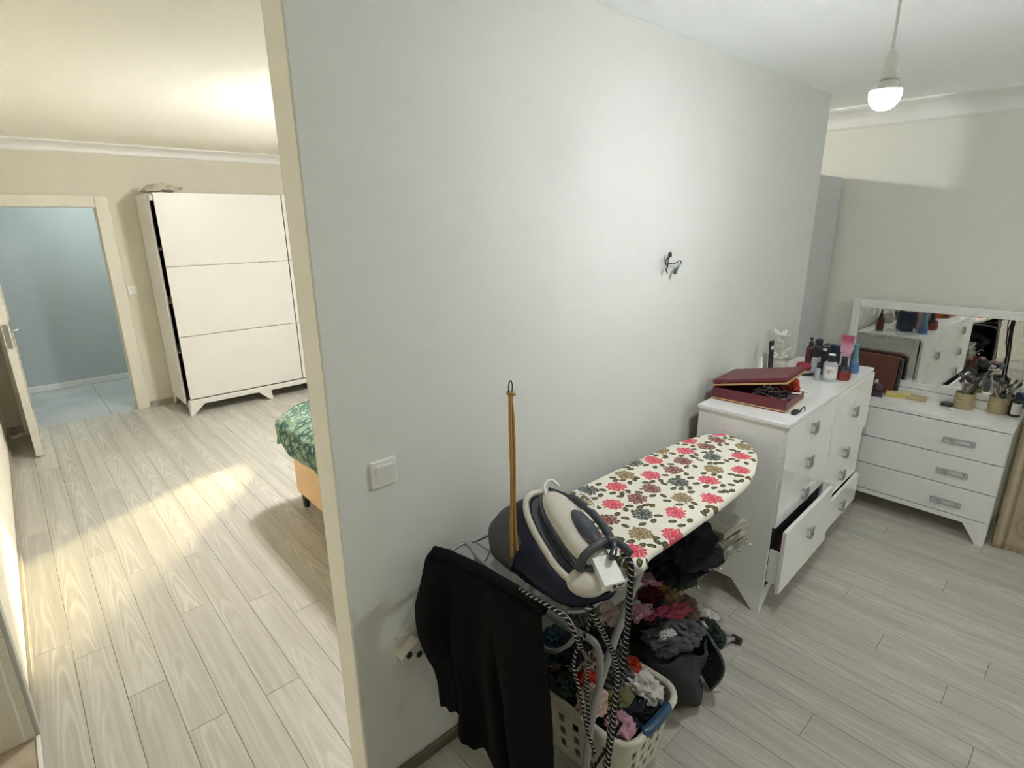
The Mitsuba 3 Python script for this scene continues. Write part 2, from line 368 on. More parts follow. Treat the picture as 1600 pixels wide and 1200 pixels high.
# ------------------------------------------------------------------ lamps
bl = thing('pendant_lamp', 'bare glowing bulb hanging from the ceiling on a white cord and plastic socket', 'lamp')
bxx, byy, bzz = BULB
part(bl, 'ceiling_cap', lathe([(0, 0), (.028, 0), (.03, -.004), (.026, -.02), (.010, -.03), (0, -.03)], (bxx, byy, ZC)), M_PLASTIC, smooth=30)
part(bl, 'cord', rod((bxx, byy, bzz + .102), (bxx, byy, ZC - .028), .0042), M_PLASTIC, smooth=True)
part(bl, 'cord_joint', lathe([(0, -.012), (.008, -.012), (.011, -.006), (.011, .010), (.007, .014), (0, .014)], (bxx, byy, bzz + .252), 16), M_PLASTIC, smooth=30)
part(bl, 'socket', lathe([(0, .107), (.010, .107), (.016, .101), (.022, .073), (.024, .049), (.027, .047), (.028, .037), (.024, .035), (0, .035)], BULB), M_PLASTIC, smooth=30)
part(bl, 'bulb_neck', lathe([(0, .0100), (.0384, .0100), (.0350, .0165), (.031, .022), (.026, .028), (.019, .0345), (0, .0345)], BULB), M_PLASTIC, smooth=40, label='white neck of the bulb')
part(bl, 'bulb', lathe([(0, -.041), (.015, -.0385), (.027, -.031), (.0365, -.0155), (.0398, 0), (.0386, .0095), (0, .0095)], BULB), M_PLASTIC, smooth=40, label='glowing white bulb',
     emitter={'type': 'area', 'radiance': {'type': 'rgb', 'value': BULB_RAD}})
gl = thing('unseen_ceiling_lamp', 'warm domed ceiling lamp of the bedroom behind the partition', 'lamp')
part(gl, 'ceiling_ring', lathe([(0, 0), (.06, 0), (.07, -.025), (.02, -.035), (.02, -.058), (.153, -.062), (.153, -.075), (0, -.075)], (BED_LAMP[0], BED_LAMP[1], ZB)), M_PLASTIC, smooth=30)
part(gl, 'dome', lathe([(0, -.075), (.06, -.070), (.108, -.052), (.14, -.022), (.15, .049), (0, .049)], BED_LAMP), M_PLASTIC, smooth=True, emitter={'type': 'area', 'radiance': {'type': 'rgb', 'value': BED_RAD}})
k = thing('unseen_ceiling_lamp', 'added fill lamp with a white dome, unseen behind the viewer', 'lamp')
part(k, 'ceiling_ring', lathe([(0, 0), (.19, 0), (.20, -.02), (.19, -.045), (0, -.045)], (FILL_LAMP[0], FILL_LAMP[1], ZC)), M_PLASTIC, smooth=30)
part(k, 'dome', lathe([(0, -.075), (.07, -.070), (.13, -.052), (.17, -.022), (.184, .049), (0, .049)], FILL_LAMP), M_PLASTIC, smooth=True, emitter={'type': 'area', 'radiance': {'type': 'rgb', 'value': FILL_RAD}})
solo('hall_lamp', ell(HALL_LAMP, .08, .08, .08), M_PLASTIC, 'round globe lamp in the hall beyond the doorway', 'lamp', smooth=True, emitter={'type': 'area', 'radiance': {'type': 'rgb', 'value': HALL_RAD}})

# ------------------------------------------------------------------ bedroom: sliding wardrobe
w = thing('sliding_wardrobe', 'white sliding door wardrobe with three wide panels per door on the bedroom far wall', 'wardrobe')
WX0, WX1, WY0, WY1, WZ0, WZ1 = 1.135, 3.45, 6.06, 6.685, .125, 2.14
part(w, 'side_panel', bx(WX0 - .022, WX0, WY0 + .10, WY1, WZ0 - .02, WZ1 - .012, .002), M_WARD)
part(w, 'side_panel', bx(WX1 - .022, WX1, WY0 + .10, WY1, WZ0 - .02, WZ1, .002), M_WARD)
part(w, 'back_panel', bx(WX0, WX1 - .022, WY1 - .012, WY1, WZ0, WZ1 - .01), M_DARK)  # near-black colour stands in for the shade inside the wardrobe
part(w, 'top', bx(WX0 + .001, WX1 - .023, WY0 + .105, WY1 - .013, WZ1 - .035, WZ1 - .012, .002), M_WARD)
part(w, 'bottom', bx(WX0 + .001, WX1 - .023, WY0 + .105, WY1 - .013, WZ0 - .02, WZ0 + .005, .002), M_WARD)
part(w, 'top_rail', bx(WX0 - .01, WX1, WY0 + .03, WY0 + .098, WZ1 - .075, WZ1 - .02, .002), M_WARD)
for z in (.62, 1.12, 1.62): part(w, 'shelf', bx(WX0 + .001, WX1 - .023, WY0 + .14, WY1 - .013, z, z + .02, .002), M_WARD)
part(w, 'base_rail', bx(WX0 + .005, WX1, WY0 - .004, WY0 + .05, WZ0 - .022, WZ0 + .032, .003), M_WARD)
ZS = [.165, .802, 1.474, 2.14]
for di, (a, b) in enumerate(((1.150, 2.292), (2.302, WX1))):
    dk = part(w, 'door', bx(a, b, WY0 + .012, WY0 + .026, ZS[0], ZS[3] - .003, .001), M_LEG, label='sliding door with grey joints between its panels')
    for q in range(3):
        part(dk, 'panel', bx(a, b, WY0, WY0 + .011, ZS[q] + .0035, ZS[q + 1] - .0035, .0012), M_WARD)
def splay(x, y, dx, dy, zt, top=.105, tip=.03, zb=0.0005):
    """Corner leg: wide under the body, running out to a small tip; dx, dy = +1/-1 towards the inside."""
    ox = -.012 * dx
    pts = [(x, y, zt), (x + dx * top, y, zt), (x, y + dy * top, zt), (x + dx * top * .55, y + dy * top * .55, zt), (x + ox, y, zb), (x + ox + dx * tip, y, zb), (x + ox, y + dy * tip, zb), (x + ox + dx * tip * .8, y + dy * tip * .8, zb)]
    return hull(pts)
for (x, y, dx, dy) in ((WX0 + .005, WY0, 1, 1), (WX0 - .02, WY1 - .02, 1, -1), (1.935, WY0, -1, 1), (2.9, WY0, -1, 1), (WX1, WY0, -1, 1)):
    part(w, 'leg', splay(x, y, dx, dy, .104, .13, .035), M_WARD)
part(w, 'roller', cat_([rod((WX0 - .01, WY0 + .06, .09), (WX0 + .03, WY0 + .06, .09), .018, 14), bx(WX0 - .004, WX0 + .03, WY0 + .045, WY0 + .075, .085, .13, .002)]), M_CHROME, label='loose metal door roller')

# crumpled bag on the wardrobe
def bagfn(u, v):
    x = 1.13 + .30 * u; y = 6.17 + .36 * v
    z = 2.139 + .105 * np.sin(np.pi * np.clip(u, .02, .98)) ** .4 * (.25 + meshkit.fbm(np.stack([u * 7, v * 5, u * 0], -1), 3, 5)) * np.sin(np.pi * np.clip(v, .03, .97)) ** .5
    z = z + .03 * np.clip((u - .93) / .07, 0, 1)
    return np.stack([x, y, z], -1)
solo('crumpled_bag', sheet(bagfn, 40, 20, .004), B('bag_cloth', (.62, .57, .49), .6, .3), 'flat crumpled beige cloth bag lying on top of the white wardrobe', 'bag', smooth=40)

# bed
b = thing('bed', 'bed with a peach upholstered base and short dark legs behind the partition', 'bed')
M_PEACH = B('peach_fabric', paint((.80, .56, .34), .04, 40), .8, .2)
part(b, 'base', bx(1.19, 2.85, 1.56, 3.49, .105, .40, .012), M_PEACH)
M_SHEET = B('cream_sheet', (.82, .76, .60), .8, .2)
part(b, 'mattress', bx(1.185, 2.855, 1.56, 3.495, .385, .56, .03), M_SHEET, smooth=30, label='cream mattress edge')
for x in (1.225, 2.8):
    for y in (3.44, 1.62): part(b, 'leg', hull([(x + s * .02, y + t * .02, .106) for s in (-1, 1) for t in (-1, 1)] + [(x + s * .014, y + t * .014, .0005) for s in (-1, 1) for t in (-1, 1)]), M_BLACKP)
def green_print(p, n, uv):
    a, bb, c = mikit.voronoi(uv.x * 16, uv.y * 16)
    a2, b2, c2 = mikit.voronoi(uv.x * 42 + 3, uv.y * 42 + 8)
    g = mikit.mix((.045, .10, .085), (.19, .27, .19), mikit.smoothstep(.2, .8, c))
    g = mikit.mix(g, (.36, .44, .33), mikit.smoothstep(.32, .18, a) * .7)
    g = mikit.mix(g, (.55, .60, .48), mikit.smoothstep(.25, .15, a2) * mikit.smoothstep(.5, .7, c2) * .7)
    return mikit.mix(g, (.02, .05, .045), mikit.smoothstep(.08, .02, b2 - a2) * .8)
M_GREEN = B('duvet_green', mikit.proc(green_print), .85, .2)
def duvet():
    nu, nv = 60, 60
    u, v = np.meshgrid(np.linspace(0, 1, nu), np.linspace(0, 1, nv), indexing='ij')
    # u: from the hem on the -X side over the bed; v: from near (Y 1.6) to the foot end (Y 3.5)
    s = u * 2.0
    drop = .20
    x = np.where(s < drop, 1.10 - .015 * np.sin(s / drop * 3), 1.10 + (s - drop))
    z = np.where(s < drop, .475 + s * .8, .635 + .085 * (1 - np.exp(-(s - drop) / .14)))
    rnd = np.clip(1 - s / .45, 0, 1)
    t = v * 2.12
    y = 1.62 + np.minimum(t, 1.90)
    over = np.clip(t - 1.90, 0, None)
    z = z - over * .7
    y = y + over * .35
    cor = np.clip((t - 1.55) / .5, 0, 1) * rnd
    z = z - .05 * cor ** 2; x = x + .10 * cor ** 2; y = y - .06 * cor ** 2
    P = np.stack([x, y, z], -1)
    w_ = meshkit.fbm(P * 6, 3, 3) - .5
    P[..., 2] += .05 * w_; P[..., 0] += .03 * w_
    P[..., 2] = np.maximum(P[..., 2], np.where((P[..., 0] > 1.18) & (P[..., 1] < 3.5), .585, .455 + .012 * np.sin(u * 30 + v * 40)))
    return P, np.stack([s, t], -1)
P, uvd = duvet(); nu, nv = P.shape[:2]
idx = np.arange(nu * nv).reshape(nu, nv); ff = []
for i in range(nu - 1):
    for j in range(nv - 1): ff += [(idx[i, j], idx[i + 1, j], idx[i + 1, j + 1]), (idx[i, j], idx[i + 1, j + 1], idx[i, j + 1])]
solo('duvet', trimesh.Trimesh(P.reshape(-1, 3), ff, process=False), M_GREEN, 'dark green leaf print duvet hanging over the bed corner', 'duvet', smooth=True, uv=uvd.reshape(-1, 2))

# wall switches
def switch(name, x, y, z, size, label, rx=0):
    k = thing(name, label, 'light switch')
    h = size / 2
    part(k, 'frame', bx(x - h, x + h, y - .010, y - .0003, z - h, z + h, .003), M_PLASTIC)
    part(k, 'rocker', hull([(x + s * h * .62, y - .0105, z + t * h * .62) for s in (-1, 1) for t in (-1, 1)] + [(x + s * h * .6, y - .017, z + h * .6) for s in (-1, 1)] + [(x + s * h * .6, y - .012, z - h * .6) for s in (-1, 1)]), M_PLASTIC)
    return k
switch('light_switch', .708, YW, 1.152, .083, 'white square light switch on the partition above the socket')
switch('light_switch', .944, YB, 1.226, .085, 'small white light switch between the far door frame and the wardrobe')

# socket with plugs
k = thing('wall_socket', 'white wall socket low on the partition beside the dark sweater', 'socket')
sx, sz = .742, .525
part(k, 'frame', extr(rrect(.090, .090, .006, sx, sz).difference(Point(sx, sz).buffer(.021)), .010, 'y', YW - .0103), M_PLUG)
part(k, 'cup', lathe([(0, 0), (.021, 0), (.021, .002), (0, .002)], (0, 0, 0)).apply_transform(trimesh.transformations.rotation_matrix(math.pi / 2, [1, 0, 0])).apply_translation((sx, YW - .0005, sz)), M_PLUG)
k = thing('plug_adaptor', 'cream multi plug adaptor pushed into the wall socket', 'plug')
body = extr(rrect(.080, .058, .014), .040, 'y').apply_transform(trimesh.transformations.rotation_matrix(math.radians(-28), [0, 1, 0]))
part(k, 'body', move(body, (sx - .004, YW - .052, sz - .006)), M_PLUG, smooth=30)
part(k, 'pin_hole', move(extr(Point(-.018, .008).buffer(.0115).union(Point(.018, -.010).buffer(.0115)), .003, 'y'), (sx - .004, YW - .0535, sz - .008)), M_DARK, label='dark plug holes')
k = thing('mains_plug', 'cream mains plug sticking out of the adaptor with its flex', 'plug')
m = lathe([(0, 0), (.019, 0), (.019, .012), (.016, .030), (.011, .042), (.007, .06), (0, .06)], seg=18)
m.apply_transform(trimesh.transformations.rotation_matrix(math.radians(62), [0, 1, 0])); m.apply_translation((sx + .034, YW - .030, sz + .012))
part(k, 'body', m, M_PLUG, smooth=30)
part(k, 'flex', tube(smoothpath([(sx + .085, YW - .030, sz + .040), (sx + .11, YW - .035, sz + .045), (sx + .14, YW - .04, sz + .02), (sx + .16, YW - .03, sz - .12), (sx + .20, YW - .025, .07)]), .0045, 8), M_PLUG, smooth=True)

# bare wires
k = thing('wall_wires', 'small curl of bare dark wires poking out of the white partition', 'wires')
wx, wz = 2.125, 1.672
M_WIRE = B('dark_wire', (.05, .06, .055), .5, .4)
rw = np.random.RandomState(3)
for i, pts in enumerate(([(0, 0, 0), (-.03, -.03, .045), (-.055, -.04, .01), (-.04, -.03, -.03), (-.01, -.02, -.005), (-.02, -.025, .05), (-.045, -.03, .02)],
                         [(0, 0, 0), (.03, -.03, -.005), (.07, -.04, .012), (.095, -.035, -.01), (.07, -.03, -.04), (.045, -.03, -.055), (.06, -.03, -.03)],
                         [(0, 0, 0), (-.02, -.02, -.02), (-.05, -.03, -.035), (-.035, -.03, -.055)])):
    part(k, 'wire', tube(smoothpath([(wx + .72 * a, YW + .002 + y, wz + .72 * c) for a, y, c in pts], 8), .0024, 7), M_WIRE, smooth=True)
for (a, y, c) in ((-.022, -.03, .05), (.075, -.033, -.015), (.048, -.03, -.052)):
    part(k, 'connector', move(bx(-.006, .006, -.006, .006, -.011, .011, .002), (wx + .72 * a, YW + y, wz + .72 * c), ry=30 * a / .05), B('teal_connector', (.30, .38, .38), .4) if a > .07 else M_WIRE)

# ------------------------------------------------------------------ chest of drawers
CX, CY, CR = 2.412, .870, 2.0
def cl(m): return move(m, (CX, CY, 0), rz=CR)
def cpt(x, y, z):
    a = math.radians(CR); return (CX + x * math.cos(a) - y * math.sin(a), CY + x * math.sin(a) + y * math.cos(a), z)
ch = thing('chest_of_drawers', 'glossy white chest of drawers with two columns and its lowest left drawer pulled open', 'chest of drawers')
CL, CD, CT, CBm = 1.335, .405, .967, .118
part(ch, 'side_panel', cl(bx(0, .018, 0, CD, CBm, CT, .0015)), M_CHEST)
part(ch, 'side_panel', cl(bx(CL - .018, CL, 0, CD, CBm, CT, .0015)), M_CHEST)
part(ch, 'divider', cl(bx(.660, .676, .002, CD - .012, CBm + .016, CT - .001)), M_CHEST)
part(ch, 'bottom', cl(bx(.018, CL - .018, .002, CD, CBm, CBm + .016)), M_CHEST)
part(ch, 'back_panel', cl(bx(.018, CL - .018, CD - .010, CD, CBm + .016, CT)), B('raw_board', (.33, .24, .16), .8, .2))
part(ch, 'seam_shade_panel', cl(bx(.0185, CL - .0185, .0005, .0018, CBm + .016, CT - .0005)), M_DARK)  # added dark sheet that paints shade into the seams between the drawers
part(ch, 'top', cl(bx(-.010, CL + .010, -.020, CD + .004, CT, .986, .002)), M_GLOSS)
for (x, y, dx, dy) in ((.0, .004, 1, 1), (CL, .004, -1, 1), (0, CD, 1, -1), (CL, CD, -1, -1)):
    s = splay(x, y, dx, dy, CBm, .15, .032)
    part(ch, 'leg', cl(s), M_CHEST)
for x in (.62,): part(ch, 'leg', cl(splay(x + .1, .004, -1, 1, CBm, .09, .03)), M_CHEST)
part(ch, 'cable_hole', cl(bx(-.0005, .001, .205, .211, .640, .646)), M_DARK)
M_PULL = B('pull_chrome', (.40, .40, .41), .22, .5, metallic=.8)
def frame_ring(w, h, t, d):  # ring in (x,z), depth along y
    return extr(rrect(w, h, .003).difference(rrect(w - 2 * t, h - 2 * t, .001)), d, 'y')
def pull(x, y, z):
    m = cat_([move(frame_ring(.050, .062, .009, .005), (x, y - .021, z)), move(frame_ring(.026, .040, .006, .004), (x - .014, y - .024, z - .003)),
              bx(x - .024, x - .017, y - .017, y + .0005, z + .018, z + .026), bx(x - .024, x - .017, y - .017, y + .0005, z - .026, z - .018), bx(x + .017, x + .024, y - .017, y + .0005, z - .004, z + .004)])
    return cl(m)
for (x0, x1, rows, hx) in ((.003, .6655, ((.818, .963, .884, 0), (.650, .815, .705, 0), (.469, .647, .535, 0), (.137, .466, .335, .052)), .335),
                           (.6695, CL - .003, ((.622, .963, .800, .012), (.472, .618, .545, 0), (.312, .468, .405, 0), (.128, .308, .215, .024)), 1.0)):
    for (z0, z1, hz, o) in rows:
        y = -.018 - o
        dr_ = part(ch, 'drawer', cl(bx(x0, x1, y, y + .018, z0, z1, .0012)), M_GLOSS)
        part(dr_, 'handle', pull(hx, y, hz), M_PULL, label='square chrome drawer pull')
        if o > .01:
            zt = z0 + .62 * (z1 - z0)
            part(dr_, 'drawer_box', cl(cat_([bx(x0 + .022, x0 + .034, y + .0185, y + .34, z0 + .03, zt), bx(x1 - .034, x1 - .022, y + .0185, y + .34, z0 + .03, zt),
                                             bx(x0 + .034, x1 - .034, y + .33, y + .34, z0 + .03, zt), bx(x0 + .034, x1 - .034, y + .0185, y + .33, z0 + .03, z0 + .036)])), M_CHEST)
m = crumple(cpt(.20, .06, .30), .14, .07, .055, 8, .4)
solo('folded_garment', m, B('cloth_maroon', (.16, .03, .035), .9, .1), 'dark maroon garment showing inside the pulled out lower drawer', 'garment', smooth=40)

# ------------------------------------------------------------------ dressing table
vt = thing('dressing_table', 'low glossy white dressing table with three wide drawers on splayed feet', 'dressing table')
VX, VX1, VY0, VY1 = 3.912, 4.306, .235, 1.235
part(vt, 'side_panel', bx(VX + .019, VX1, VY0, VY0 + .018, .112, .700, .001), M_CHEST)
part(vt, 'side_panel', bx(VX + .019, VX1, VY1 - .018, VY1, .112, .700, .001), M_CHEST)
part(vt, 'seam_shade_carcass', bx(VX + .021, VX1, VY0 + .018, VY1 - .018, .143, .7034), M_DARK)  # inner body coloured dark so the drawer seams look shaded
part(vt, 'top', bx(VX - .004, VX1, VY0 - .006, VY1 + .006, .7035, .728, .002), M_GLOSS)
part(vt, 'base_rail', bx(VX + .001, VX1, VY0 + .0, VY1, .110, .141, .002), M_GLOSS)
ring = lambda w, h, t: sbox(-w / 2, -h / 2, w / 2, h / 2).difference(sbox(-w / 2 + t, -h / 2 + t, w / 2 - t, h / 2 - t))
M_HAND = B('handle_pewter', (.38, .38, .385), .35, .5)
for (z0, z1, hz) in ((.507, .6985, .597), (.3225, .502, .401), (.146, .3175, .210)):
    dr_ = part(vt, 'drawer', bx(VX, VX + .0185, VY0 + .001, VY1 - .001, z0, z1, .001), M_GLOSS)
    for cy in (.448, 1.022):
        m = cat_([move(extr(ring(.118, .034, .0075), .006, 'x'), (VX - .012, cy - .016, hz)), move(extr(ring(.055, .036, .008), .005, 'x'), (VX - .016, cy + .048, hz - .001)),
                  bx(VX - .008, VX + .0005, cy - .060, cy - .052, hz - .006, hz + .006), bx(VX - .008, VX + .0005, cy + .034, cy + .042, hz - .006, hz + .006)])
        part(dr_, 'handle', m, M_HAND, label='pewter handle of two overlapping rectangles')
for (x, y, dx, dy) in ((VX + .004, VY0, 1, 1), (VX + .004, VY1, 1, -1), (VX1, VY0, -1, 1), (VX1, VY1, -1, -1)):
    part(vt, 'leg', splay(x, y, dx, dy, .111, .115, .036), M_CHEST)

mi_ = thing('vanity_mirror', 'wide white framed mirror standing on the dressing table against the wall', 'mirror')
MX, MY0, MY1, MZ0, MZ1 = 4.256, .225, 1.207, .7285, 1.322
part(mi_, 'frame', cat_([bx(MX, MX + .030, MY0, MY0 + .046, MZ0 + .05, MZ1, .003), bx(MX, MX + .030, MY1 - .046, MY1, MZ0 + .05, MZ1, .003),
                         bx(MX, MX + .030, MY0 + .046, MY1 - .046, MZ1 - .050, MZ1, .003), bx(MX, MX + .030, MY0 + .046, MY1 - .046, .775, .812, .003)]), M_TRIM)
part(mi_, 'shelf_ledge', bx(MX - .035, MX + .03, MY0, MY1, MZ0, .772, .003), M_TRIM)
gm = trimesh.Trimesh([(0, -.447, -.233), (0, .447, -.233), (0, .447, .233), (0, -.447, .233)], [(0, 2, 1), (0, 3, 2)], process=False)
scene['mat_mirror'] = {'type': 'twosided', 'bsdf': {'type': 'conductor', 'material': 'none', 'specular_reflectance': {'type': 'rgb', 'value': [.80, .82, .80]}}}
gm = move(gm, (MX + .012, (MY0 + MY1) / 2, 1.04), rz=-.9, ry=-1.1)
part(mi_, 'mirror_glass', gm, 'mat_mirror', label='mirror glass')
part(mi_, 'backing', bx(MX + .024, MX + .034, MY0 + .04, MY1 - .04, .80, MZ1 - .04), M_DARK)

# tall cabinet in the bedroom corner, past the partition's end
tc = thing('tall_cabinet', 'tall pale cabinet whose side shows past the end of the partition', 'cabinet')
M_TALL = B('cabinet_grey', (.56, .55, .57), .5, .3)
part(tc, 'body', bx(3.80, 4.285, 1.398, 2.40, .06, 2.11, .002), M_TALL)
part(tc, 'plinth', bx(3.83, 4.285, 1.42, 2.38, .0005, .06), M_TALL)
for y0, y1 in ((1.40, 1.898), (1.902, 2.398)):
    dk = part(tc, 'door', bx(3.782, 3.7995, y0, y1, .065, 2.105, .001), M_WARD)
    part(dk, 'handle', bx(3.77, 3.782, (y1 - .05 if y0 < 1.6 else y0 + .04), (y1 - .04 if y0 < 1.6 else y0 + .05), 1.0, 1.16, .001), M_CHROME)

# rug standing beside the dressing table
def rug_tex(p, n, uv):
    a = uv.x
    k = mikit.fbm(uv.x * 30, uv.y * 30, 0.0, octaves=3)
    c = mikit.mix((.36, .29, .19), (.46, .39, .28), k)
    band = mikit.smoothstep(.035, .045, a) * mikit.smoothstep(.062, .052, a)
    c = mikit.mix(c, (.20, .15, .10), band * .75)
    c = mikit.mix(c, (.50, .45, .33), mikit.smoothstep(.016, .022, a) * mikit.smoothstep(.034, .028, a) * .6)
    r = dr.sqrt(dr.square(a - .155) + dr.square(uv.y - .16))
    ring_ = .5 + .5 * dr.sin(r * 190)
    c = mikit.mix(c, (.24, .18, .12), .45 * ring_ * mikit.smoothstep(.085, .075, r))
    return mikit.mix(c, (.60, .56, .46), mikit.smoothstep(.022, .006, uv.y) * mikit.smoothstep(.3, .6, mikit.noise(uv.x * 60)) * mikit.smoothstep(.05, .06, a))
M_RUG = B('rug', mikit.proc(rug_tex), .9, .1)
def rugf(s, t):
    y = .205 - .62 * s; z = .001 + 1.02 * t
    x = 3.985 + .06 * t + .012 * np.sin(s * 9) + .0 * z
    return np.stack([x, y, z], -1)
nu, nv = 30, 24
m = sheet(rugf, nu, nv, .05)
uvr = np.tile(np.stack([np.repeat(np.linspace(0, .62, nu), nv), np.tile(np.linspace(0, 1.02, nv), nu)], 1), (2, 1))
solo('folded_rug', m, M_RUG, 'folded beige rug with a medallion border standing on edge beside the dressing table', 'rug', smooth=True, uv=uvr)

# ------------------------------------------------------------------ things on the chest
M_BURG = B('burgundy_leather', paint((.115, .018, .026), .12, 60), .38, .45)
M_GOLD = B('gold_piping', (.55, .36, .17), .4, .5, metallic=.3)
M_VELVET = B('maroon_velvet', (.07, .012, .02), .9, .1)
jx, jy, jz, jr = 2.668, 1.112, .9868, 5.0
jc = thing('jewellery_case', 'burgundy jewellery case with gold edging half open on the chest', 'case')
def jl(m): return move(m, (jx, jy, jz), rz=jr)
hw, hd = .138, .174
tray = cat_([bx(-hw, hw, -hd, hd, .0, .008, .002), bx(-hw, -hw + .010, -hd, hd, .008, .060, .002), bx(hw - .010, hw, -hd, hd, .008, .046, .002), bx(-hw + .01, hw - .01, -hd, -hd + .010, .008, .046, .002), bx(-hw + .01, hw - .01, hd - .010, hd, .008, .060, .002)])
part(jc, 'tray', jl(tray), M_BURG)
part(jc, 'tray_piping', jl(cat_([bx(-hw - .003, hw + .003, -hd - .003, hd + .003, .004, .010, .001)])), M_GOLD, label='gold piping')
part(jc, 'lining', jl(bx(-hw + .011, hw - .011, -hd + .011, hd - .011, .008, .022)), M_VELVET)
def ll(m):
    m = move(m, (0, -hd, 0)); m = move(m, rx=-12.0); return jl(move(m, (0, hd, .062)))
part(jc, 'lid', ll(cat_([bx(-hw, hw, -hd, hd, .012, .034, .006)])), M_BURG)
part(jc, 'lid_piping', ll(bx(-hw - .003, hw + .003, -hd - .003, hd + .003, .004, .0115, .001)), M_GOLD, label='gold piping')
part(jc, 'lid_lining', ll(bx(-hw + .008, hw - .008, -hd + .008, hd - .008, -.001, .004)), M_VELVET)
rj = np.random.RandomState(5)
M_SILVER = B('silver', (.62, .60, .58), .25, .5, metallic=1.0)
M_BEADK = B('dark_beads', (.06, .03, .05), .25, .6)
M_BEADR = B('red_beads', (.40, .03, .03), .3, .6)
def jpt(x, y, z): return tuple(move(trimesh.Trimesh([(x, y, z), (x, y, z + 1), (x + 1, y, z)], [(0, 1, 2)], process=False), (jx, jy, jz), rz=jr).vertices[0])
for i, (nm, mt, lab) in enumerate((('bead_necklace', M_BEADK, 'dark bead necklace heaped in the jewellery case'), ('chain_necklace', M_SILVER, 'silver chain spilling over the front of the jewellery case'), ('red_necklace', M_BEADR, 'red bead necklace at the right end of the jewellery case'))):
    pts, beads = [], []
    for t in range(26):
        pts.append(jpt(rj.uniform(-.12, .13) if i != 2 else rj.uniform(.06, .135), rj.uniform(-.165, .02) if i != 2 else rj.uniform(-.17, -.04), .030 + .022 * rj.rand() + (.01 if i == 2 else 0)))
    path = smoothpath(pts, 6)
    if i == 1: solo(nm, tube(path, .0028, 6), mt, lab, 'necklace', smooth=True)
    else: solo(nm, tube(smoothpath(pts, 24), .0035 + .0028 * np.abs(np.sin(np.arange(25 * 24 + 1) * .55)), 7), mt, lab, 'necklace', smooth=True)
solo('silver_bracelet', tube([jpt(-.125 + .004 * i, -.150 + .010 * i, .050 + .001 * i) for i in range(15)], .004, 8), M_SILVER, 'straight silver bracelet lying across the front of the jewellery case', 'bracelet', smooth=True)
solo('white_ribbon', tube(smoothpath([jpt(.02, -.150, .055), jpt(.06, -.178, .052), jpt(.085, -.168, .062), jpt(.10, -.190, .050), jpt(.12, -.192, .04)]), .004, 6), M_PLASTIC, 'short white ribbon over the edge of the jewellery case', 'ribbon', smooth=True)
solo('orange_pouch', crumple(jpt(.178, -.085, .048), .030, .055, .046, 4, .45), B('orange_cloth', (.55, .075, .022), .7, .3), 'orange red cloth pouch at the right end of the jewellery case', 'pouch', smooth=40)
solo('white_tissue', crumple(jpt(.176, -.020, .085), .028, .035, .030, 14, .6, k=3), M_PLASTIC, 'crumpled white tissue above the orange pouch', 'tissue', smooth=40)
hk = thing('hair_clip', 'black hair clip lying by the front corner of the jewellery case', 'hair clip')
part(hk, 'body', crumple(cpt(.165, .018, .994), .030, .014, .010, 6, .4, k=3), M_BLACKP, smooth=40)
part(hk, 'spring', tube(smoothpath([cpt(.190, .006, .992), cpt(.205, .004, 1.004), cpt(.215, -.002, 1.010), cpt(.21, -.008, .995)]), .003, 7), M_BLACKP, smooth=True)

# white ornament, black case and small things behind the jewellery case
o = thing('flower_ornament', 'white flower ornament in a small pale jar behind the jewellery case', 'ornament')
ox, oy, oz = 3.255, 1.255, .9868
M_PALE = B('pale_ceramic', (.60, .58, .48), .3, .5)
part(o, 'jar', lathe([(0, 0), (.034, 0), (.040, .02), (.040, .055), (.032, .07), (.035, .076), (0, .07)], (ox, oy, oz)), M_PALE, smooth=40)
for i in range(14):
    a = i * 2.4; r = .012 + .034 * (i / 14); zz = .11 + .05 * math.cos(i * 1.7)
    m = ell((0, 0, 0), .027, .016, .005, 2); m = move(m, (ox + r * math.cos(a), oy + r * math.sin(a), oz + 1.45 * zz), rz=math.degrees(a), ry=-40 + 8 * (i % 5))
    part(o, 'petal', m, M_PLASTIC, smooth=True)
part(o, 'stem', cat_([rod((ox, oy, oz + .06), (ox + .01, oy, oz + .275), .003, 6), rod((ox, oy, oz + .06), (ox - .03, oy - .01, oz + .23), .0025, 6), rod((ox, oy, oz + .06), (ox + .035, oy - .012, oz + .24), .0025, 6)]), M_PALE)
bk = thing('phone_stand', 'narrow black slab standing upright against a white stand by the partition', 'phone stand')
part(bk, 'slab', move(bx(-.022, .022, -.006, .006, 0, .205, .002), (3.12, 1.245, .988), rx=-4), M_BLACKP)
part(bk, 'back', move(bx(-.018, .018, -.004, .004, 0, .175, .002), (3.12, 1.262, .988), rx=3), M_PLASTIC)
solo('white_funnel', lathe([(0, 0), (.026, 0), (.030, .006), (.014, .08), (.009, .125), (0, .125)], (3.03, 1.270, .9868)), M_PLASTIC, 'small white cone standing by the partition behind the case', 'bottle', smooth=30)
solo('black_scrunchie', crumple((3.14, 1.185, 1.008), .030, .030, .022, 34, .5, k=3), M_BLACKP, 'small black scrunchie between the white cone and the flower ornament', 'scrunchie', smooth=40)

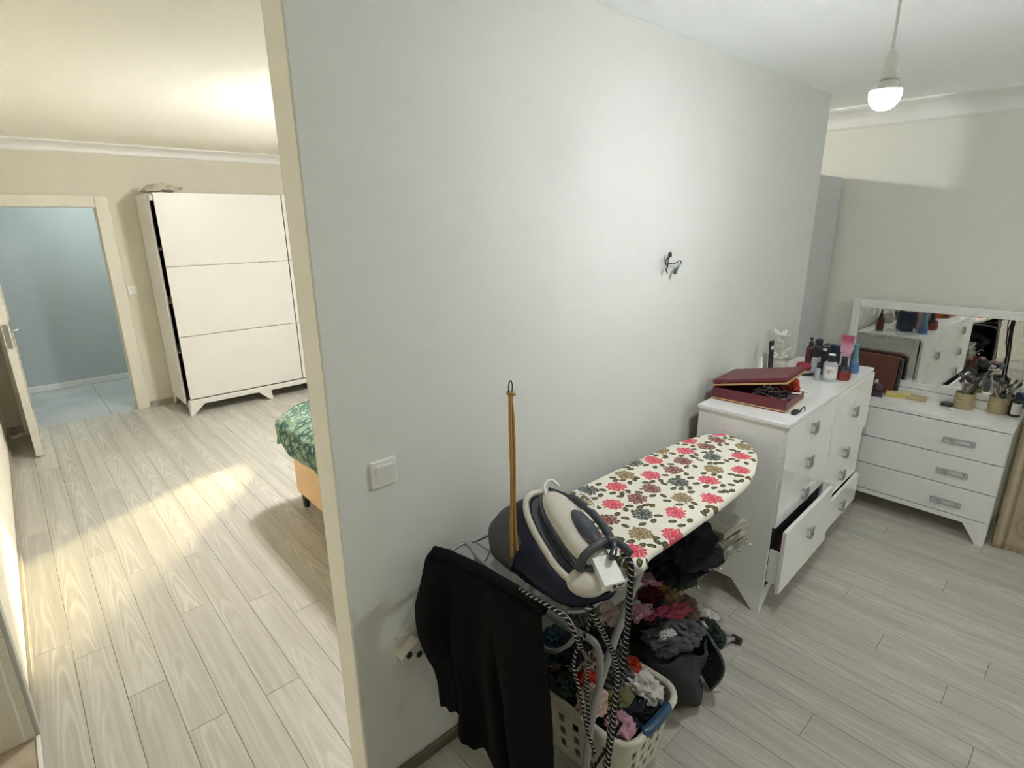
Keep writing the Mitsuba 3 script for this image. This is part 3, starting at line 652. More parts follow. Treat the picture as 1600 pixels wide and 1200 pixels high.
# bottles
M_GLASSC = B('clear_bottle', (.42, .45, .46), .12, .6, clearcoat=.8)
M_GLASSD = B('smoked_bottle', (.07, .075, .085), .12, .6, clearcoat=.8)
M_NAVY = B('navy_box', (.022, .035, .07), .35, .5)
M_REDB = B('red_glass', (.20, .022, .015), .12, .6, clearcoat=.8)
M_WINE = B('wine_glass', (.09, .012, .02), .2, .6, clearcoat=.5)
M_TEAL = B('teal_glass', (.10, .25, .32), .12, .6, clearcoat=.8)
M_TEALB = B('blue_liquid', (.06, .16, .34), .12, .6, clearcoat=.8)
M_PINK = B('pink_card', mikit.proc(lambda p, n, uv: mikit.mix((.70, .42, .52), (.42, .03, .12), mikit.smoothstep(1.13, 1.19, p.z) * (.65 + .35 * mikit.fbm(p.y * 60, p.z * 60, 0.0, octaves=2)))), .5, .3)
M_LABEL = B('paper_label', (.72, .72, .68), .7, .2)
ZT = .9868
def bottle(name, x, y, prof, mat, label, extra=(), seg=24):
    k = thing(name, label, 'bottle', None)
    part(k, 'body', lathe(prof, (x, y, ZT), seg), mat, smooth=35)
    for nm, pr, mt, lb in extra: part(k, nm, lathe(pr, (x, y, ZT), seg), mt, smooth=35, label=lb)
    return k
cap = lambda r, z0, z1: [(0, z0), (r, z0), (r, z1 - .002), (r - .002, z1), (0, z1)]
k = bottle('perfume_bottle', 3.61, 1.215, [(0, 0), (.024, 0), (.026, .01), (.026, .092), (.020, .102), (0, .102)], M_WINE, 'wine red bottle with a black pump, farthest left of the bottles', [('pump', cap(.014, .1025, .130), M_BLACKP, None)])
part(k, 'nozzle', cat_([rod((3.61, 1.215, ZT + .128), (3.61, 1.215, ZT + .150), .006), bx(3.59, 3.618, 1.207, 1.223, ZT + .150, ZT + .160, .002)]), M_BLACKP)
k = thing('spray_bottle', 'tall clear glass perfume bottle with a wide black cap among the bottles', 'bottle')
part(k, 'body', move(bx(-.028, .028, -.017, .017, 0, .110, .006), (3.315, 1.080, ZT)), M_GLASSC, smooth=30)
part(k, 'core', move(bx(-.018, .018, -.0175, .0175, .012, .085, .003), (3.315, 1.080, ZT)), M_GLASSD)
part(k, 'cap', move(bx(-.024, .024, -.017, .017, .1105, .170, .004), (3.315, 1.080, ZT)), M_BLACKP)
k = thing('box_bottle', 'dark grey square perfume bottle behind the clear one', 'bottle')
part(k, 'body', move(bx(-.030, .030, -.018, .018, 0, .135, .004), (3.46, 1.125, ZT)), M_GLASSD)
part(k, 'cap', move(bx(-.026, .026, -.015, .015, .1355, .185, .006), (3.46, 1.125, ZT)), M_BLACKP)
bottle('sample_vial', 3.232, 1.035, [(0, 0), (.013, 0), (.014, .004), (.014, .062), (.007, .070), (0, .070)], M_GLASSC, 'small clear vial with a dark cap in front of the bottles', [('cap', cap(.0085, .0705, .100), M_BLACKP, None)])
k = thing('black_box', 'upright black box with a white mark on top between the bottles', 'box')
part(k, 'body', move(bx(-.022, .022, -.02, .02, 0, .165, .002), (3.385, 1.060, ZT), rz=8), M_BLACKP)
part(k, 'mark', move(bx(-.0226, -.0215, -.010, .010, .140, .156), (3.385, 1.060, ZT), rz=8), M_LABEL)
k = bottle('lotion_bottle', 3.262, .985, [(0, 0), (.033, 0), (.036, .005), (.036, .095), (.028, .107), (.012, .110), (0, .110)], M_GLASSC, 'round clear bottle with a white paper label, front of the group', [('cap', cap(.017, .1105, .145), M_BLACKP, None), ('cap_top', cap(.0175, .1455, .152), M_PLASTIC, None)])
ang = np.linspace(math.radians(150), math.radians(275), 16)
lab = np.array([[(3.262 + .0365 * math.cos(a), .985 + .0365 * math.sin(a), ZT + z) for a in ang] for z in (.022, .088)])
v = lab.reshape(-1, 3); f = [q for i in range(15) for q in ((i, i + 1, 17 + i), (i, 17 + i, 16 + i))]
part(k, 'label', trimesh.Trimesh(v, f, process=False), M_LABEL, label='white paper label')
for zz, w_ in ((.066, 5), (.058, 7), (.050, 4)):
    a2 = ang[3:3 + w_]; v = np.array([[(3.262 + .0369 * math.cos(a), .985 + .0369 * math.sin(a), ZT + z) for a in a2] for z in (zz, zz + .003)]).reshape(-1, 3); n_ = len(a2)
    part(k, 'print_line', trimesh.Trimesh(v, [q for i in range(n_ - 1) for q in ((i, i + 1, n_ + 1 + i), (i, n_ + 1 + i, n_ + i))], process=False), M_DARK)
bottle('red_bottle', 3.350, .945, [(0, 0), (.037, 0), (.040, .006), (.040, .050), (.032, .066), (.016, .078), (0, .078)], M_REDB, 'squat dark red bottle with a black neck beside the labelled bottle', [('shoulder', [(0, .0495), (.0405, .0495), (.0325, .0665), (.0165, .0785), (0, .0785)], M_BLACKP, None), ('cap', cap(.015, .079, .128), M_BLACKP, None)])
k = thing('navy_box', 'dark navy carton standing behind the red bottle', 'box')
part(k, 'body', move(bx(-.02, .02, -.045, .045, 0, .150, .0015), (3.525, 1.065, ZT), rz=-12), M_NAVY)
k = thing('pink_bottle', 'tall pale pink card box with a crimson top behind the red bottle', 'box')
part(k, 'body', move(bx(-.012, .012, -.024, .024, 0, .120, .002), (3.49, .985, ZT), rz=5), B('pale_pink', (.62, .42, .50), .5, .3))
part(k, 'card', move(bx(-.003, .003, -.031, .031, .121, .222, .001), (3.49, .985, ZT), rz=5), M_PINK, label='pink and crimson card top')
bottle('teal_bottle', 3.545, .950, [(0, 0), (.026, 0), (.029, .005), (.029, .045), (.024, .06), (.0, .06)], M_TEALB, 'slim teal blue bottle with a tapered top, farthest right on the chest', [('top', [(0, .0605), (.023, .0605), (.014, .11), (.012, .15), (.016, .158), (.016, .165), (0, .165)], M_TEAL, None)])
k = thing('white_dish', 'white dish with a dark band behind the jewellery case', 'dish')
part(k, 'bowl', lathe([(0, .004), (.046, .004), (.051, .03), (.055, .03), (.052, 0), (0, 0)], (3.285, 1.130, ZT)), M_PLASTIC, smooth=35)
part(k, 'band', lathe([(.0535, .010), (.0565, .010), (.0585, .026), (.0555, .026)], (3.285, 1.130, ZT)), M_BLACKP, smooth=35)
solo('red_powder_puff', ell((3.285, 1.130, ZT + .052), .020, .042, .026, 3), B('puff_red', (.35, .05, .07), .8, .2), 'dull red oval puff in the white dish behind the jewellery case', 'powder puff', smooth=True)

# ------------------------------------------------------------------ things on the dressing table
ZV = .7288
M_BROWN = B('brown_leather', paint((.095, .030, .016), .15, 25), .45, .45)
k = thing('brown_case', 'brown leather case leaning on the mirror behind the chest', 'case')
def bc(m): return move(move(m, rx=0, ry=7.5), (4.168, 1.085, ZV + .008))
part(k, 'body', bc(bx(0, .045, -.215, .235, 0, .245, .008)), M_BROWN)
part(k, 'spine', bc(bx(.006, .050, -.235, -.2155, .02, .235, .006)), M_BLACKP, label='black pleated end')
k = thing('figurine', 'small dark purple figurine with a pale top by the brown case', 'figurine')
part(k, 'base', move(hull([(s * .03, t * .03, 0) for s in (-1, 1) for t in (-1, 1)] + [(s * .022, t * .022, .035) for s in (-1, 1) for t in (-1, 1)]), (4.085, .935, ZV), rz=20), B('dark_purple', (.035, .015, .03), .35, .5))
part(k, 'body', crumple((4.085, .935, ZV + .055), .022, .024, .028, 12, .5, k=3), B('dark_purple2', (.05, .025, .04), .3, .5), smooth=40)
part(k, 'head', ell((4.09, .950, ZV + .092), .012, .012, .016, 2), B('pale_pinkish', (.5, .42, .42), .5, .3), smooth=True)
M_YEL = B('yellow_card', (.58, .50, .13), .5, .3); M_YELT = B('yellow_light', (.68, .63, .33), .5, .3)
k = thing('yellow_palette', 'thin yellow palette box lying below the mirror', 'palette')
yl = lambda m: move(m, (4.168, .838, ZV), rz=14)
part(k, 'base', yl(bx(-.045, .045, -.068, .068, 0, .020, .002)), M_YEL)
part(k, 'lid', yl(bx(-.043, .043, -.066, .066, .0205, .027, .002)), M_YELT)
k = thing('beige_tray', 'small beige powder tray with an open lid next to the yellow palette', 'tray')
tl = lambda m: move(m, (4.165, .735, ZV), rz=4)
M_BEI = B('beige_plastic', (.46, .38, .22), .4, .4)
part(k, 'base', tl(cat_([bx(-.03, .03, -.052, .052, 0, .006, .001), bx(-.03, -.025, -.052, .052, .006, .022, .001), bx(.025, .03, -.052, .052, .006, .022, .001), bx(-.025, .025, -.052, -.047, .006, .022, .001), bx(-.025, .025, .047, .052, .006, .022, .001)])), M_BEI)
part(k, 'powder', tl(bx(-.0245, .0245, -.0465, .0465, .0062, .014, .001)), M_YELT)
k = thing('black_compact', 'round black compact beside the left gold cup', 'compact')
part(k, 'case', lathe([(0, 0), (.032, 0), (.036, .004), (.036, .010), (0, .010)], (4.165, .575, ZV)), M_BLACKP, smooth=35)
part(k, 'lid', lathe([(0, .0105), (.036, .0105), (.034, .017), (.012, .020), (0, .020)], (4.165, .575, ZV)), M_BLACKP, smooth=35)
solo('cotton_bud', crumple((4.075, .535, ZV + .006), .018, .014, .0065, 3, .4, k=3), M_PLASTIC, 'tiny white scrap of cotton in front of the left gold cup', 'cotton', smooth=40)
M_CUP = B('gold_cup', paint((.42, .36, .21), .1, 30), .35, .5, metallic=.25)
M_BRISTLE = B('bristle_dark', (.05, .045, .045), .9, .2); M_BRISTLEG = B('bristle_grey', (.16, .15, .15), .9, .2)
M_BHAND = B('brush_handle_wood', (.50, .40, .24), .4, .5); M_BHANDG = B('brush_handle_grey', (.22, .21, .22), .35, .5)
rb = np.random.RandomState(11)
def brush(x, y, dx, dy, L, kind, lab, grp):
    k = thing('makeup_brush', lab, 'brush', grp)
    a = np.array([x, y, ZV + .010]); d_ = np.array([dx, dy, 1.0]); d_ /= np.linalg.norm(d_)
    b0, b1, b2 = a + d_ * L * .72, a + d_ * L * .86, a + d_ * L
    part(k, 'handle', tube([a, a + d_ * L * .4, b0], [.0035, .0055, .004], 8), (M_BHAND, M_BHANDG, M_BLACKP, M_SILVER)[kind % 4], smooth=True)
    part(k, 'ferrule', tube([b0, b1], [.0045, .006], 8), M_SILVER, smooth=True)
    w_ = .012 if kind % 3 == 0 else .0085
    part(k, 'bristles', tube([b1, b1 + (b2 - b1) * .45, b2 - (b2 - b1) * .1, b2], [.006, w_, w_ * .8, .002], 9), M_BRISTLE if kind % 2 else M_BRISTLEG, smooth=True)
for ci, (cx, cy, nb, desc) in enumerate(((4.175, .500, 11, 'left gold cup'), (4.215, .345, 10, 'right gold cup'))):
    k = thing('brush_cup', 'gold cup of makeup brushes, ' + ('left one beside the black compact' if ci == 0 else 'right one beside the dark labelled bottle'), 'cup')
    R = .050
    part(k, 'cup', lathe([(0, .004), (R - .005, .004), (R - .004, .098), (R, .100), (R + .001, .096), (R - .001, 0), (0, 0)], (cx, cy, ZV), 32), M_CUP, smooth=35)
    part(k, 'band', lathe([(R - .0002, .060), (R + .0018, .060), (R + .0018, .066), (R, .066)], (cx, cy, ZV), 32), M_GOLD, smooth=35)
    for i in range(nb):
        a = i * 2.399 + ci; r = .012 + .022 * rb.rand()
        lean = .20 + .42 * rb.rand()
        hd_ = ('wooden', 'grey', 'black', 'silver')[(i + ci) % 4]; q_ = math.degrees(a) % 360
        ld_ = ('to the mirror', 'back left', 'left', 'front left', 'to the front', 'front right', 'right', 'back right')[int((q_ + 22.5) // 45) % 8]
        brush(cx - r * math.cos(a) * .9, cy - r * math.sin(a) * .9, lean * math.cos(a), lean * math.sin(a), .17 + .055 * rb.rand(), i + ci, f'{"upright" if lean < .40 else "slanting"} makeup brush with {hd_} handle leaning {ld_} in the {desc}', 'makeup brushes in the ' + desc)
k = thing('serum_bottle', 'dark bottle with a white label at the right end of the dressing table', 'bottle')
sx_, sy_ = 4.205, .268
part(k, 'body', lathe([(0, 0), (.024, 0), (.026, .004), (.026, .092), (.012, .104), (0, .104)], (sx_, sy_, ZV)), M_BLACKP, smooth=35)
part(k, 'cap', lathe(cap(.013, .1045, .142), (sx_, sy_, ZV)), M_BLACKP, smooth=35)
ang = np.linspace(math.radians(140), math.radians(262), 12)
v = np.array([[(sx_ + .0266 * math.cos(a), sy_ + .0266 * math.sin(a), ZV + z) for a in ang] for z in (.014, .082)]).reshape(-1, 3)
part(k, 'label', trimesh.Trimesh(v, [q for i in range(11) for q in ((i, i + 1, 13 + i), (i, 13 + i, 12 + i))], process=False), M_LABEL, label='white paper label')
k = thing('blue_bottle', 'blue bottle at the right edge of the dressing table', 'bottle')
part(k, 'body', lathe([(0, 0), (.024, 0), (.025, .005), (.025, .12), (.012, .135), (0, .135)], (4.262, .262, ZV)), B('blue_plastic', (.02, .06, .20), .3, .5), smooth=35)
part(k, 'cap', lathe(cap(.014, .1355, .165), (4.262, .262, ZV)), M_PLASTIC, smooth=35)

# ------------------------------------------------------------------ ironing board
FL = dict(pink=[(1.564, 1.136), (1.444, 1.062), (1.868, 1.18), (1.743, 1.102), (2.052, 1.138), (2.171, 1.19), (1.866, .922), (1.736, .845), (2.174, .943), (2.041, .881), (1.556, .878), (1.428, .81), (1.258, .84), (2.352, 1.138), (1.26, 1.10)],
          brown=[(1.645, 1.041), (1.544, 1.028), (1.348, 1.009), (1.846, 1.071), (1.952, 1.088), (2.163, 1.099), (2.269, 1.102), (1.235, .96)],
          olive=[(1.67, 1.177), (1.364, 1.146), (1.662, .92), (1.973, .959), (2.283, .984), (1.355, .885), (1.979, 1.213)],
          dark=[(1.767, .997), (1.463, .951), (2.079, 1.023), (2.39, 1.039), (1.465, 1.194), (1.79, 1.221)])
COLS = dict(pink=(.55, .05, .09), brown=(.16, .055, .045), olive=(.22, .16, .065), dark=(.045, .065, .055))
FLL = [(x, y, COLS[k]) for k, v in FL.items() for x, y in v]
rl = random.Random(9)
LEAF = []
for x, y, c_ in FLL:
    for q in range(5):
        a = 2.2 + q * .62 + rl.uniform(-.2, .2) if q < 4 else rl.uniform(-1, 0)
        r = .064 + rl.uniform(-.006, .012)
        lx, ly = x + r * math.cos(a + .6), y + r * math.sin(a + .6) * .9
        if all((lx - u) ** 2 + (ly - v) ** 2 > .047 ** 2 for u, v, _ in FLL) and all((lx - u) ** 2 + (ly - v) ** 2 > .018 ** 2 for u, v, *_ in LEAF):
            LEAF.append((lx, ly, a + rl.uniform(-.5, .5)))
LEAF += [(1.951 + .02 * i * (-1) ** i, .835 + .012 * i, .8 * i) for i in range(3)] + [(1.848 + .022 * i * (-1) ** i, .822 + .012 * i, 1.1 * i) for i in range(3)] + [(1.643 + .02 * i * (-1) ** i, .812, .9 * i) for i in range(3)]
def floral(p, n, uv):
    best, bx_, by_ = mi.Float(9), mi.Float(0), mi.Float(0)
    cr, cg, cb = mi.Float(0), mi.Float(0), mi.Float(0)
    for x, y, c in FLL:
        dx, dy = p.x - x, p.y - y
        d = dx * dx + dy * dy
        m = d < best
        best = dr.select(m, d, best); bx_ = dr.select(m, dx, bx_); by_ = dr.select(m, dy, by_)
        cr = dr.select(m, c[0], cr); cg = dr.select(m, c[1], cg); cb = dr.select(m, c[2], cb)
    r = dr.sqrt(best); a = dr.atan2(by_, bx_)
    a1 = dr.sin(a * 4.5); a2 = dr.sin(a * 3.5 + 1.2)
    outer = .0315 + .0085 * dr.abs(dr.sin(a * 5.5 + 2 * mikit.noise(p.x * 20, p.y * 20))) + .014 * (mikit.noise(p.x * 85, p.y * 85) - .5)
    pet = r < outer
    base = mi.Color3f(.80, .765, .665)
    f1, f2, fc = mikit.voronoi(bx_ * 75 + 40, by_ * 75 + 40)
    veins = mikit.smoothstep(.20, .08, f2 - f1) * mikit.smoothstep(.004, .012, r)
    col = mikit.mix(mi.Color3f(cr, cg, cb), mi.Color3f(cr, cg, cb) * .4 + mi.Color3f(.52, .46, .41), veins * .9)
    col = mikit.mix(col, mi.Color3f(cr, cg, cb) * 1.5, .5 * fc)
    out = dr.select(pet, col, base)
    lb, lu, lv = mi.Float(9), mi.Float(9), mi.Float(9)
    for x, y, t in LEAF:
        dx, dy = p.x - x, p.y - y
        u = dx * math.cos(t) + dy * math.sin(t); v = -dx * math.sin(t) + dy * math.cos(t)
        e = dr.square(u / .0155) + dr.square(v / .0095)
        m = e < lb
        lb = dr.select(m, e, lb); lu = dr.select(m, u, lu); lv = dr.select(m, v, lv)
    leaf = (lb < 1) & ~pet
    lc = mikit.mix((.03, .035, .025), (.17, .13, .06), mikit.smoothstep(.55, .25, lb))
    out = dr.select(leaf, lc, out)
    thr = .5 + .5 * dr.sin(p.x * 2400) * dr.sin(p.y * 2400)
    return out * (.96 + .06 * thr)
M_FLORAL = B('floral_cover', mikit.proc(floral), .85, .2)
ib = thing('ironing_board', 'ironing board with a red and brown floral cover, wire iron rest and folding grey legs', 'ironing board')
ctrl = [(1.20, .812), (1.30, .800), (1.55, .797), (1.80, .803), (2.00, .822), (2.18, .880), (2.29, .938), (2.355, 1.01), (2.378, 1.085), (2.350, 1.150), (2.25, 1.196), (2.08, 1.220), (1.80, 1.232), (1.40, 1.234), (1.22, 1.230)]
cc = smoothpath(ctrl + [ctrl[0]], 7)[:-1][:, :2] if False else None
P2 = np.array(ctrl + ctrl + ctrl); s_ = smoothpath(np.c_[P2, np.zeros(len(P2))], 6)[len(ctrl) * 6:2 * len(ctrl) * 6][:, :2]
poly = Polygon(s_)
def ring_at(off, z, nn=150):
    g = poly.buffer(off); L = g.exterior.length
    pts = [g.exterior.interpolate(L * i / nn) for i in range(nn)]
    P = np.array([(q.x, q.y) for q in pts])
    if Polygon(P).exterior.is_ccw is False: P = P[::-1]
    k = np.argmin(np.hypot(P[:, 0] - 1.0, P[:, 1] - .7)); P = np.roll(P, -k, 0)
    return np.c_[P, np.full(nn, z)]
rings = [ring_at(-.020, .848), ring_at(-.004, .850), ring_at(.001, .857), ring_at(.002, .868), ring_at(-.003, .877), ring_at(-.012, .8805)]
part(ib, 'cover', loft(rings), M_FLORAL, smooth=50, label='cream cover printed with red, brown and olive flowers')
part(ib, 'board_frame', extr(poly.buffer(-.03), .014, 'z', .833), M_STEEL)
# iron rest
rest = [tube(smoothpath([(.80, 1.236, .882), (.86, 1.243, .866), (.927, 1.248, .861), (.905, 1.15, .860), (.899, 1.03, .860), (.906, .875, .860), (.915, .812, .855), (.928, .786, .815), (.945, .806, .762), (.955, .850, .700), (.957, .905, .655), (.960, 1.00, .64), (.960, 1.15, .645)], 10), .0062, 9),
        tube(smoothpath([(1.26, .793, .848), (1.15, .788, .855), (1.04, .782, .858), (.97, .787, .858), (.93, .815, .858)], 6), .0075, 8),
        tube(smoothpath([(1.26, 1.215, .848), (1.10, 1.235, .856), (.95, 1.245, .858)], 6), .005, 8)]
for x in (.96, 1.02, 1.08, 1.14, 1.20): rest.append(rod((x, .786, .856), (x, 1.238, .856), .003, 7))
for y in (.93, 1.0, 1.17): rest.append(tube(smoothpath([(.90, y, .858), (.915, y, .835), (.945, y, .832), (.96, y, .855)], 5), .003, 7))
part(ib, 'iron_rest', cat_(rest), M_STEEL, smooth=40, label='bent wire iron rest')
part(ib, 'rest_pad', bx(1.0, 1.185, .815, 1.22, .858, .864, .002), B('pad_grey', (.16, .16, .15), .6, .3))
part(ib, 'leg', cat_([tube(smoothpath([(1.335, .842, .838), (1.22, .842, .655), (1.125, .842, .475), (1.088, .842, .36), (1.07, .842, .22), (1.058, .842, .018)], 8), .0125, 12)]), M_LEG, smooth=True)
part(ib, 'leg', cat_([tube(smoothpath([(1.335, 1.20, .838), (1.22, 1.20, .655), (1.125, 1.20, .475), (1.088, 1.20, .36), (1.07, 1.20, .22), (1.058, 1.20, .018)], 8), .0125, 12)]), M_LEG, smooth=True)
part(ib, 'leg_brace', tube(smoothpath([(1.118, .842, .46), (1.122, .846, .55), (1.112, .862, .615), (1.09, .92, .635), (1.08, 1.02, .638), (1.09, 1.13, .635), (1.112, 1.18, .615), (1.122, 1.196, .55), (1.118, 1.20, .46)], 8), .0115, 12), M_LEG, smooth=True)
part(ib, 'leg', tube([(1.42, 1.04, .836), (2.132, 1.04, .024)], .0125, 12), M_LEG, smooth=True)
part(ib, 'leg_brace', tube(smoothpath([(2.125, .862, .022), (1.95, .905, .075), (1.84, .97, .17), (1.79, 1.03, .40)], 6), .010, 12), M_LEG, smooth=True)
part(ib, 'foot_bar', tube([(2.138, .84, .0145), (2.142, 1.19, .0145)], .0115, 12), M_LEG, smooth=True)
part(ib, 'foot_bar', tube([(1.058, .80, .0145), (1.058, 1.24, .0145)], .0115, 12), M_LEG, smooth=True)
for p in ((2.138, .852), (2.142, 1.178), (1.058, .815), (1.058, 1.225)): part(ib, 'foot_cap', tube([(p[0], p[1] - .022, .0165), (p[0], p[1] + .022, .0165)], .016, 12), M_BLACKP, smooth=30)
rack = [rod((1.62, .872, .515), (2.16, .872, .515), .0035, 7), rod((1.40, 1.16, .515), (2.16, 1.16, .515), .0035, 7)]
for i in range(3, 9): rack.append(rod((1.46 + .085 * i, .850, .511), (1.46 + .085 * i, 1.17, .511), .0028, 7))
for y in (1.16,): rack += [rod((1.40, y, .515), (1.26, 1.19, .72), .003, 7), rod((2.02, y, .515), (2.02, y, .836), .003, 7)]
rack += [rod((1.72, 1.0, .515), (1.735, 1.0, .505), .004, 7)]
part(ib, 'shelf_rack', cat_(rack), M_STEEL, smooth=40, label='wire shelf under the board')
part(ib, 'rod_tip', cat_([ell((1.46 + .085 * i, .849, .511), .006, .006, .006, 1) for i in (3, 5, 8)]), M_PLASTIC, smooth=True, kind='stuff')
# cord holder
an = thing('cord_holder', 'upright cord holder with an ochre strap and a wire clip on top, beside the iron', 'cord holder')
ax_, ay_ = .945, 1.046
M_OCHRE = B('ochre_strap', paint((.40, .22, .055), .15, 20), .55, .3)
part(an, 'rod', rod((ax_ + .006, ay_ + .002, .862), (ax_ + .004, ay_ + .002, 1.395), .0028, 8), M_STEEL, smooth=True)
part(an, 'strap', tube(smoothpath([(ax_ - .004, ay_ - .003, .868), (ax_ - .006, ay_ - .004, 1.0), (ax_ - .003, ay_ - .004, 1.15), (ax_ - .005, ay_ - .003, 1.30), (ax_ - .002, ay_, 1.403)], 8), .0048, 8), M_OCHRE, smooth=True)
part(an, 'strap', tube(smoothpath([(ax_ + .012, ay_ - .008, .925), (ax_ + .009, ay_ - .006, .96), (ax_ + .004, ay_ - .006, 1.06), (ax_ + .007, ay_ - .004, 1.18), (ax_ + .006, ay_ - .003, 1.31), (ax_ + .002, ay_, 1.403)], 8), .0046, 8), M_OCHRE, smooth=True)
part(an, 'knot', crumple((ax_, ay_, 1.408), .012, .010, .007, 3, .4, k=3), M_OCHRE, smooth=40)
part(an, 'clip', tube(smoothpath([(ax_ - .007, ay_, 1.405), (ax_ - .0065, ay_, 1.430), (ax_, ay_, 1.443), (ax_ + .0065, ay_, 1.430), (ax_ + .006, ay_, 1.402), (ax_ + .016, ay_ - .002, 1.402)], 8), .0018, 7), M_WIRE, smooth=True)
part(an, 'clamp', cat_([bx(ax_ - .004, ax_ + .016, ay_ - .010, ay_ + .010, .855, .905, .003), bx(ax_ + .010, ax_ + .017, ay_ - .006, ay_ + .006, .862, .915, .002)]), M_PLUG)

# ------------------------------------------------------------------ steam iron station
M_NAVYG = B('navy_shell', (.003, .0035, .014), .35, .25)
M_GREYSH = B('grey_shell', (.045, .045, .045), .4, .3)
M_CREAMP = B('cream_plastic', (.60, .565, .49), .35, .5)
M_GLOSSN = B('gloss_navy', (.016, .022, .035), .12, .6, clearcoat=1.0)
SX = 1.075
def outl(sc, n=64, a0=-.205, a1=.215, wmax=.105, heel=.075, dx=0.0):
    """Flat-iron outline: rounded heel at a0, pointed tip at a1 (along y)."""
    t = np.linspace(0, 2 * np.pi, n, endpoint=False)
    c_, s2 = np.cos(t), np.sin(t)
    y = np.where(s2 > 0, a1 * np.abs(s2) ** .95, a0 * np.abs(s2) ** .55)
    wd = np.where(s2 > 0, wmax * np.abs(c_) ** .75, (heel + (wmax - heel) * np.abs(c_)) * np.abs(c_) ** .45)
    return np.c_[np.sign(c_) * wd * sc + dx, y * sc]
YC = .985
SR, SLOPE = -21.0, .20
def deck_z(y): return .903 + SLOPE * (y + .205)
def sr(m): return move(move(m, (-SX, -YC, 0)), (SX, YC, 0), rz=SR)
def shell(scales, hs, dxs):
    R = []
    for sc, h, dx in zip(scales, hs, dxs):
        o = outl(sc); o[:, 0] += dx * 1.5 * np.clip((o[:, 1] + .16) / .25, .05, 1); z = .865 + h * (deck_z(o[:, 1]) - .865)
        R.append(np.c_[SX + o[:, 0], YC + o[:, 1], z])
    return sr(loft(R))
st = thing('steam_station', 'navy steam generator base with a cream rim standing on the iron rest', 'steam iron base')
part(st, 'shell', shell([.86, 1.05, 1.13, 1.10, 1.00, .86], [.0, .06, .30, .58, .85, 1.0], [-.045, -.047, -.042, -.026, .002, .018]), M_NAVYG, smooth=40)
o = outl(.95); o[:, 0] = o[:, 0] * .86 + .024; rimp = np.c_[SX + o[:, 0], YC + o[:, 1], deck_z(o[:, 1]) + .001]
part(st, 'rim', sr(tube(np.vstack([rimp, rimp[:1]]), .011, 10)), M_CREAMP, smooth=True, label='cream rim')
o2 = outl(.85); o2[:, 0] = o2[:, 0] * .86 + .024; part(st, 'deck', sr(loft([np.c_[SX + o2[:, 0], YC + o2[:, 1], deck_z(o2[:, 1]) - .004], np.c_[SX + .024 + (o2[:, 0] - .024) * .95, YC + o2[:, 1] * .95, deck_z(o2[:, 1] * .95) + .006]])), M_GLOSSN, smooth=30)
part(st, 'side_panel', shell([.88, 1.07, 1.15, 1.12, 1.02], [.02, .07, .30, .56, .82], [-.048, -.050, -.045, -.029, -.002]).slice_plane((SX - .06, YC + .075, .9), (-.35, .94, 0)), M_GREYSH, smooth=40, label='dark grey end panel')
part(st, 'heel_rest', sr(move(ell((0, 0, 0), .062, .052, .034, 3), (SX + .004, YC - .178, .905))), M_CREAMP, smooth=True, label='rounded cream heel rest')
# the iron itself, docked on the sloping deck
ir = thing('steam_iron', 'cream and navy steam iron with a white heel lying on the sloping navy base', 'iron')
SL = math.degrees(math.atan(SLOPE))
def il(m): return sr(move(move(m, rx=SL), (SX + .034, YC - .022, deck_z(0) + .006)))
def irings(spec, **kw):
    R = []
    for sc, h, sy in spec:
        o = outl(sc, a0=-.165, a1=.185, wmax=.060, heel=.044); R.append(np.c_[o[:, 0], o[:, 1] * sy, np.full(len(o), h)])
    return loft(R)
part(ir, 'soleplate', il(irings([(.98, .0, 1), (1.0, .004, 1), (.99, .008, 1)])), M_CHROME, smooth=30)
part(ir, 'skirt', il(irings([(1.0, .0085, 1), (1.03, .014, 1), (1.0, .026, 1), (.93, .032, 1)])), M_GLOSSN, smooth=40)
part(ir, 'body', il(irings([(.93, .0325, .98), (.92, .042, .98), (.84, .052, .96), (.66, .060, .90), (.35, .064, .75), (.10, .065, .5)])), M_CREAMP, smooth=50)
m = ell((0, 0, 0), .028, .082, .018, 3); m = move(m, (.016, -.045, .064))
part(ir, 'grip', il(m), M_GLOSSN, smooth=True, label='glossy navy oval grip')
m = tube(smoothpath([(.0, .172, .046), (.042, .10, .058), (.063, .02, .064), (.066, -.06, .066), (.056, -.13, .066), (.030, -.168, .060)], 8), [.006] * 8 + [.012] * 25 + [.010] * 8, 10)
part(ir, 'handle', il(m), M_GLOSSN, smooth=True, label='navy handle bow')
part(ir, 'cord_clip', il(tube(smoothpath([(.052, .085, .070), (.070, .090, .075), (.082, .06, .074), (.083, .025, .074), (.070, .012, .074), (.060, .03, .074)], 6), .0045, 8)), M_PLASTIC, smooth=True, label='white clip')
part(ir, 'nose_loop', il(tube(smoothpath([(-.022, .150, .045), (-.015, .178, .062), (.012, .186, .068), (.030, .165, .056)], 6), .0055, 8)), M_PLASTIC, smooth=True, label='white nose loop')
m = cat_([tube(smoothpath([(-.056, -.150, .026), (-.042, -.142, .062), (.0, -.128, .074), (.034, -.115, .071), (.056, -.112, .048)], 7), .0125, 12), tube(smoothpath([(.042, -.112, .072), (.075, -.125, .064), (.100, -.158, .044)], 6), [.013] * 6 + [.0115] * 7, 12)])
part(ir, 'heel_bracket', il(m), B('dark_grip', (.045, .047, .05), .45, .4), smooth=True, label='dark grey heel bracket')
m = hull([(.014 + s * .031, y, z) for s in (-1, 1) for y, z in ((-.145, .004), (-.145, .052), (-.215, -.004), (-.222, .026))])
part(ir, 'heel', il(m), M_PLASTIC, smooth=20, label='white heel block')
